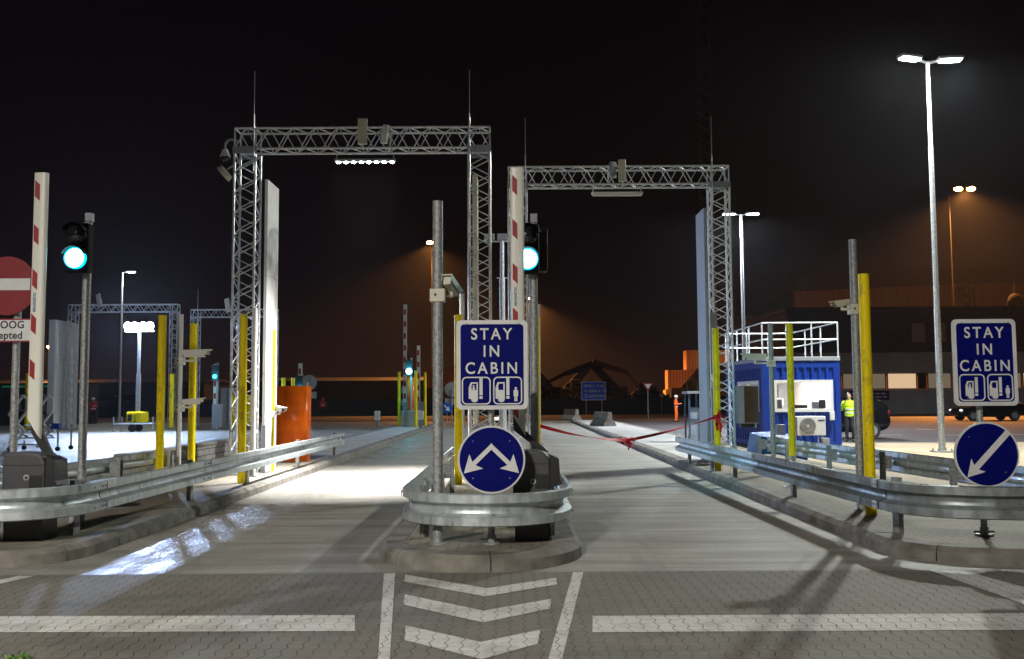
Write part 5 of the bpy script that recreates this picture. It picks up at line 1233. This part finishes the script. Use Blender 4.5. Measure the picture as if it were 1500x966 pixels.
MB().add([(40, 134.7, 16.5), (150, 134.7, 20.5), (150, 175, 20.5), (40, 175, 16.5), (40, 134.7, 19.0), (150, 134.7, 23), (150, 175, 23), (40, 175, 19.0)], [(0, 3, 2, 1), (4, 5, 6, 7), (0, 1, 5, 4), (1, 2, 6, 5), (2, 3, 7, 6), (3, 0, 4, 7)]).build('roof', BLKW, g)
g = thing('lattice_mast', 'dark lattice mast silhouetted against the orange-lit hall', 'mast', (57.6, 120, 0)); q = MB(); truss(q, (57, 120, 0), (57, 120, 15.5), (1, 0, 0), (0, 1, 0), 1.3, 1.3, 0.09, 0.05, 1.2); q.build('lattice', SILH, g)
g = thing('crane_tower', 'almost black lattice crane tower rising into the night sky', 'crane', (20.6, 100, 0)); q = MB(); truss(q, (20.2, 100, 0), (20.2, 100, 46), (1, 0, 0), (0, 1, 0), 1.2, 1.2, 0.09, 0.05, 1.3); q.build('lattice', BLKW, g)
g = thing('crane_hook', 'dark hook block hanging on a cable before the orange-lit hall', 'hook', (49.2, 93, 9.35))
MB().tube((49.2, 93, 9.36), (49.2, 93, 12.3), 0.05, n=8).build('cable', BLKW, g); MB().sphere((49.2, 93, 10.6), 0.95, n=18, sc=(0.8, 0.5, 1)).build('ball', SILH, g)

# ------------------------------------------------------------------ harbour background
def handler(label, x, y, s, flip, ext):
    g = thing('material_handler', label, 'crane', (x, y, 0), 'dark grab cranes in the harbour')
    f = flip
    for dx in (-1.2, 1.2):
        for dy in (-1.2, 1.2): MB().tube((x + dx * s, y + dy * s - 0.25 * s, 0.55 * s), (x + dx * s, y + dy * s + 0.25 * s, 0.55 * s), 0.55 * s, n=16).build('wheel', RUBBER, g)
    MB().box(x - 1.9 * s, x + 1.9 * s, y - 1.1 * s, y + 1.1 * s, 0.8 * s, 1.3 * s, bev=0.1).build('undercarriage', SILH, g)
    MB().box(x - 1.7 * s * 1, x + 1.2 * s, y - 1.2 * s, y + 1.2 * s, 1.4 * s, 2.9 * s, bev=0.2).build('housing', SILH, g)
    c = MB().box(x + f * 1.2 * s - 0.6 * s, x + f * 1.2 * s + 0.6 * s, y - 1.5 * s, y - 0.3 * s, 2.0 * s, 3.9 * s, bev=0.15).build('cab', SILH, g)
    MB().box(x + f * 1.2 * s - 0.5 * s, x + f * 1.2 * s + 0.5 * s, y - 1.54 * s, y - 1.505 * s, 2.7 * s, 3.7 * s).build('cab_window', GLASS_DARK, c)
    ex, ez = ext[0]; p0 = (x, 2.4 * s); p1 = (x + f * ex * 0.45 * s, ez * 1.0 * s); p2 = (x + f * ex * s, ez * 0.80 * s)
    def beam(a, b, w0, w1):
        a = Vector(a); b = Vector(b); d = (b - a).normalized(); n_ = Vector((-d.y, d.x)); return [(v.x, v.y) for v in (a + n_ * w0, b + n_ * w1, b - n_ * w1, a - n_ * w0)]
    MB().prism(beam(p0, p1, 0.55 * s, 0.42 * s), y - 0.35 * s, y + 0.35 * s).build('boom', SILH, g)
    MB().prism(beam(p1, p2, 0.45 * s, 0.25 * s), y - 0.28 * s, y + 0.28 * s).build('stick', SILH, g)
    sx_, sz_ = ext[1]; p3 = (x + f * sx_ * s, sz_ * s)
    MB().prism(beam(p2, p3, 0.22 * s, 0.16 * s), y - 0.2 * s, y + 0.2 * s).build('link', SILH, g)
    q = MB()
    for dx in (-1, 1): q.prism([(p3[0], p3[1]), (p3[0] + dx * 0.9 * s, p3[1] - 0.7 * s), (p3[0] + dx * 0.75 * s, p3[1] - 1.5 * s), (p3[0] + dx * 0.2 * s, p3[1] - 1.9 * s), (p3[0] + dx * 0.45 * s, p3[1] - 0.9 * s)], y - 0.4 * s, y + 0.4 * s)
    q.build('grab', SILH, g)
    MB().tube((p0[0] + f * 0.8 * s, y, 2.8 * s), ((p0[0] + p1[0]) / 2, y, (p0[1] + p1[1]) / 2 + 0.1), 0.16 * s, n=8).build('cylinder', SILH, g)
    return g
handler('big dark grab crane with its arm folded down left, behind the blue direction sign', 11.2, 103, 0.95, -1, ((6.0, 5.4), (8.0, 3.3)))
handler('second dark grab crane arm sloping down right behind the direction sign', 6.2, 112, 0.95, 1, ((7.5, 6.0), (9.0, 2.8)))
handler('dark grab crane behind the yield sign', 21.0, 118, 0.95, 1, ((6.0, 5.6), (8.2, 3.0)))
handler('dark grab crane in front of the stacked containers', 24.5, 104, 0.95, -1, ((3.5, 5.2), (5.0, 4.0)))
handler('low dark grab crane at the left of the group, behind the yellow post', 4.0, 100, 0.95, -1, ((3.0, 4.2), (4.0, 2.4)))
CONT1 = mat('rusty orange container', (0.20, 0.085, 0.04), 0.6, 0, 0.2, 0.5)
CONT2 = mat('ochre container', (0.26, 0.14, 0.06), 0.6, 0, 0.2, 0.5)
def shipping(label, x, y, z, L, m):
    g = thing('shipping_container', label, 'container', (x, y, z), 'shipping containers stacked in the harbour')
    q = MB(); corr(q, x, x + L, z + 0.1, z + 2.5, y, 'x', -1, 0.4, 0.08); q.build('side', m, g)
    MB().box(x, x + L, y + 0.1, y + 2.4, z + 0.02, z + 2.56).build('box', m, g)
    return g
for lab, x, z, L, m_ in (('bottom container of the orange-lit stack', 20.2, 0, 6, CONT2), ('second container up in the orange-lit stack', 20.5, 2.6, 6, CONT1), ('highest container of the orange-lit stack', 23.0, 5.2, 6, CONT2), ('orange-lit container above dark sheds left of the tall grey pole', -11.0, 2.9, 5.5, CONT1),
                         ):
    shipping(lab, x, 126 if x > 0 else 120, z, L, m_)
rs = random.Random(11); q = MB()
for hx, hw, hh in ((3.0, 3.0, 2.6), (7.5, 4.0, 3.4), (13.5, 4.5, 3.0), (18.5, 3.0, 2.4), (23.5, 3.2, 3.0)):
    for k in range(150):
        u = rs.gauss(0, 0.42); t_ = max(0.0, 1 - abs(u)) * hh * rs.random() ** 0.6; L_ = rs.uniform(0.3, 1.5)
        M = T(hx + u * hw, 97 + rs.uniform(-2, 2), t_ * 0.95, rs.uniform(0, 6), rs.uniform(-1, 1), rs.uniform(-1, 1))
        q.box(-L_ / 2, L_ / 2, -0.12 * L_, 0.12 * L_, -0.06, 0.06 + 0.1 * L_, M)
tag(q.build('scrap_heap', SILH), 'dark jagged heaps of scrap metal around the grab cranes', 'scrap', kind='stuff')
g = thing('screen_wall', 'added long low dark wall hiding the orange-lit ground in front of the grab cranes', 'wall', (-20, 90, 0))  # added to hide the sodium-lit ground behind it
MB().box(-75, 22, 90, 90.5, 0, 1.45).build('wall', BLKW, g)
MB().box(-75.1, 22.1, 89.9, 90.6, 1.452, 1.55).build('coping', GREYP if False else BLKW, g)
def shed(label, x0, x1, y, h, d=12, m=HEADM):
    g = thing('shed', label, 'building', ((x0 + x1) / 2, y, 0), 'low dark sheds along the horizon')
    MB().box(x0, x1, y, y + d, 0, h).build('wall', m, g)
    MB().add([(x0 - .4, y - .4, h + .01), (x1 + .4, y - .4, h + .01), (x1 + .4, y + d, h + .01), (x0 - .4, y + d, h + .01), (x0 - .4, y + d / 2, h + h * 0.12 + 0.1), (x1 + .4, y + d / 2, h + h * 0.12 + 0.1)], [(0, 3, 2, 1), (0, 1, 5, 4), (2, 3, 4, 5), (1, 2, 5), (3, 0, 4)]).build('roof', m, g)
    for k in range(int((x1 - x0) / 6)): MB().box(x0 + 2 + k * 6, x0 + 4.5 + k * 6, y - 0.05, y - 0.01, h * 0.1, h * 0.6).build('gate', GLASS_DARK, g)
    return g
shed('long dark shed between the orange kiosk and the far island', -34, -9.5, 121, 3.9)
shed('dark shed behind the middle signs', -8.5, 1.5, 128, 3.2)
shed('dark low shed right of the grab cranes', 29, 44, 140, 6.5)
shed('dark shed behind the far left gantries', -75, -38, 118, 3.8)
g = thing('site_hut', 'dark hut with framed window and faint green strip at the left', 'hut', (-30, 62, 0))
MB().box(-33.8, -28.5, 62, 66, 0, 2.7).build('wall', BLKW, g)
f = MB(); ring(f, [(-31.9, 0.9), (-30.2, 0.9), (-30.2, 2.0), (-31.9, 2.0)], [(-31.8, 1.0), (-30.3, 1.0), (-30.3, 1.9), (-31.8, 1.9)], 61.93, 61.999); f = f.build('window', GREYP, g); MB().box(-31.08, -31.02, 61.94, 61.998, 1.0, 1.9).build('mullion', GREYP, f)
MB().box(-33.0, -29.0, 61.9, 61.98, 2.45, 2.55).build('green_strip', emis('green lit strip', (0.03, 0.5, 0.2), 0.12), g)
# concrete barrier blocks on the far kerb
for lab, x, y, rz in (('nearer concrete barrier block by the white kerb', 4.75, 47.5, rad(25)), ('further concrete barrier block by the white kerb', 4.0, 60.5, rad(30))):
    g = thing('barrier_block', lab, 'barrier', (x, y, 0.15), 'concrete barrier blocks')
    M = T(x, y, 0.15, rz) @ Matrix.Scale(0.88, 4)
    MB().prism([(-0.42, 0), (0.42, 0), (0.40, 0.12), (0.17, 0.38), (0.12, 0.80), (-0.12, 0.80), (-0.17, 0.38), (-0.40, 0.12)], -0.15, 1.4, M).build('body', KERB, g)

g = thing('grass_tuft', 'tiny green weed between the pavers at the bottom left', 'weed', (-2.96, 5.85, 0.004))
q = MB()
for k in range(26):
    a = random.uniform(0, 6.28); r_ = random.uniform(0.0, 0.07); L_ = random.uniform(0.025, 0.06); bx_, by_ = -2.96 + r_ * 1.3 * math.cos(a), 5.85 + r_ * 0.6 * math.sin(a); a2 = random.uniform(0, 6.28)
    q.add([(bx_ - 0.004, by_, 0.004), (bx_ + 0.004, by_, 0.004), (bx_ + 0.006 + L_ * 0.4 * math.cos(a2), by_ + L_ * 0.4 * math.sin(a2), 0.004 + L_ * 0.7), (bx_ + L_ * 0.8 * math.cos(a2), by_ + L_ * 0.8 * math.sin(a2), 0.004 + L_ * 0.8)], [(0, 1, 2, 3)])
q.build('leaves', mat('weed green', (0.10, 0.22, 0.03), 0.7, 0, 0.2, 30), g)

# ------------------------------------------------------------------ haze
hz = MB().box(-420, 420, -60, 300, -1.0, 70.0).build('haze', mat('tmp', (1, 1, 1)))
hm = bpy.data.materials.new('night mist'); hm.use_nodes = True; hn = hm.node_tree.nodes; hl = hm.node_tree.links; hn.clear()
ho = hn.new('ShaderNodeOutputMaterial'); pv = hn.new('ShaderNodeVolumePrincipled'); pv.inputs['Color'].default_value = (0.9, 0.93, 1.0, 1)
pv.inputs['Density'].default_value = 0.00013; pv.inputs['Anisotropy'].default_value = 0.55; hl.new(pv.outputs[0], ho.inputs['Volume'])
hz.data.materials.clear(); hz.data.materials.append(hm); tag(hz, 'thin night mist in the air', 'haze', kind='stuff')
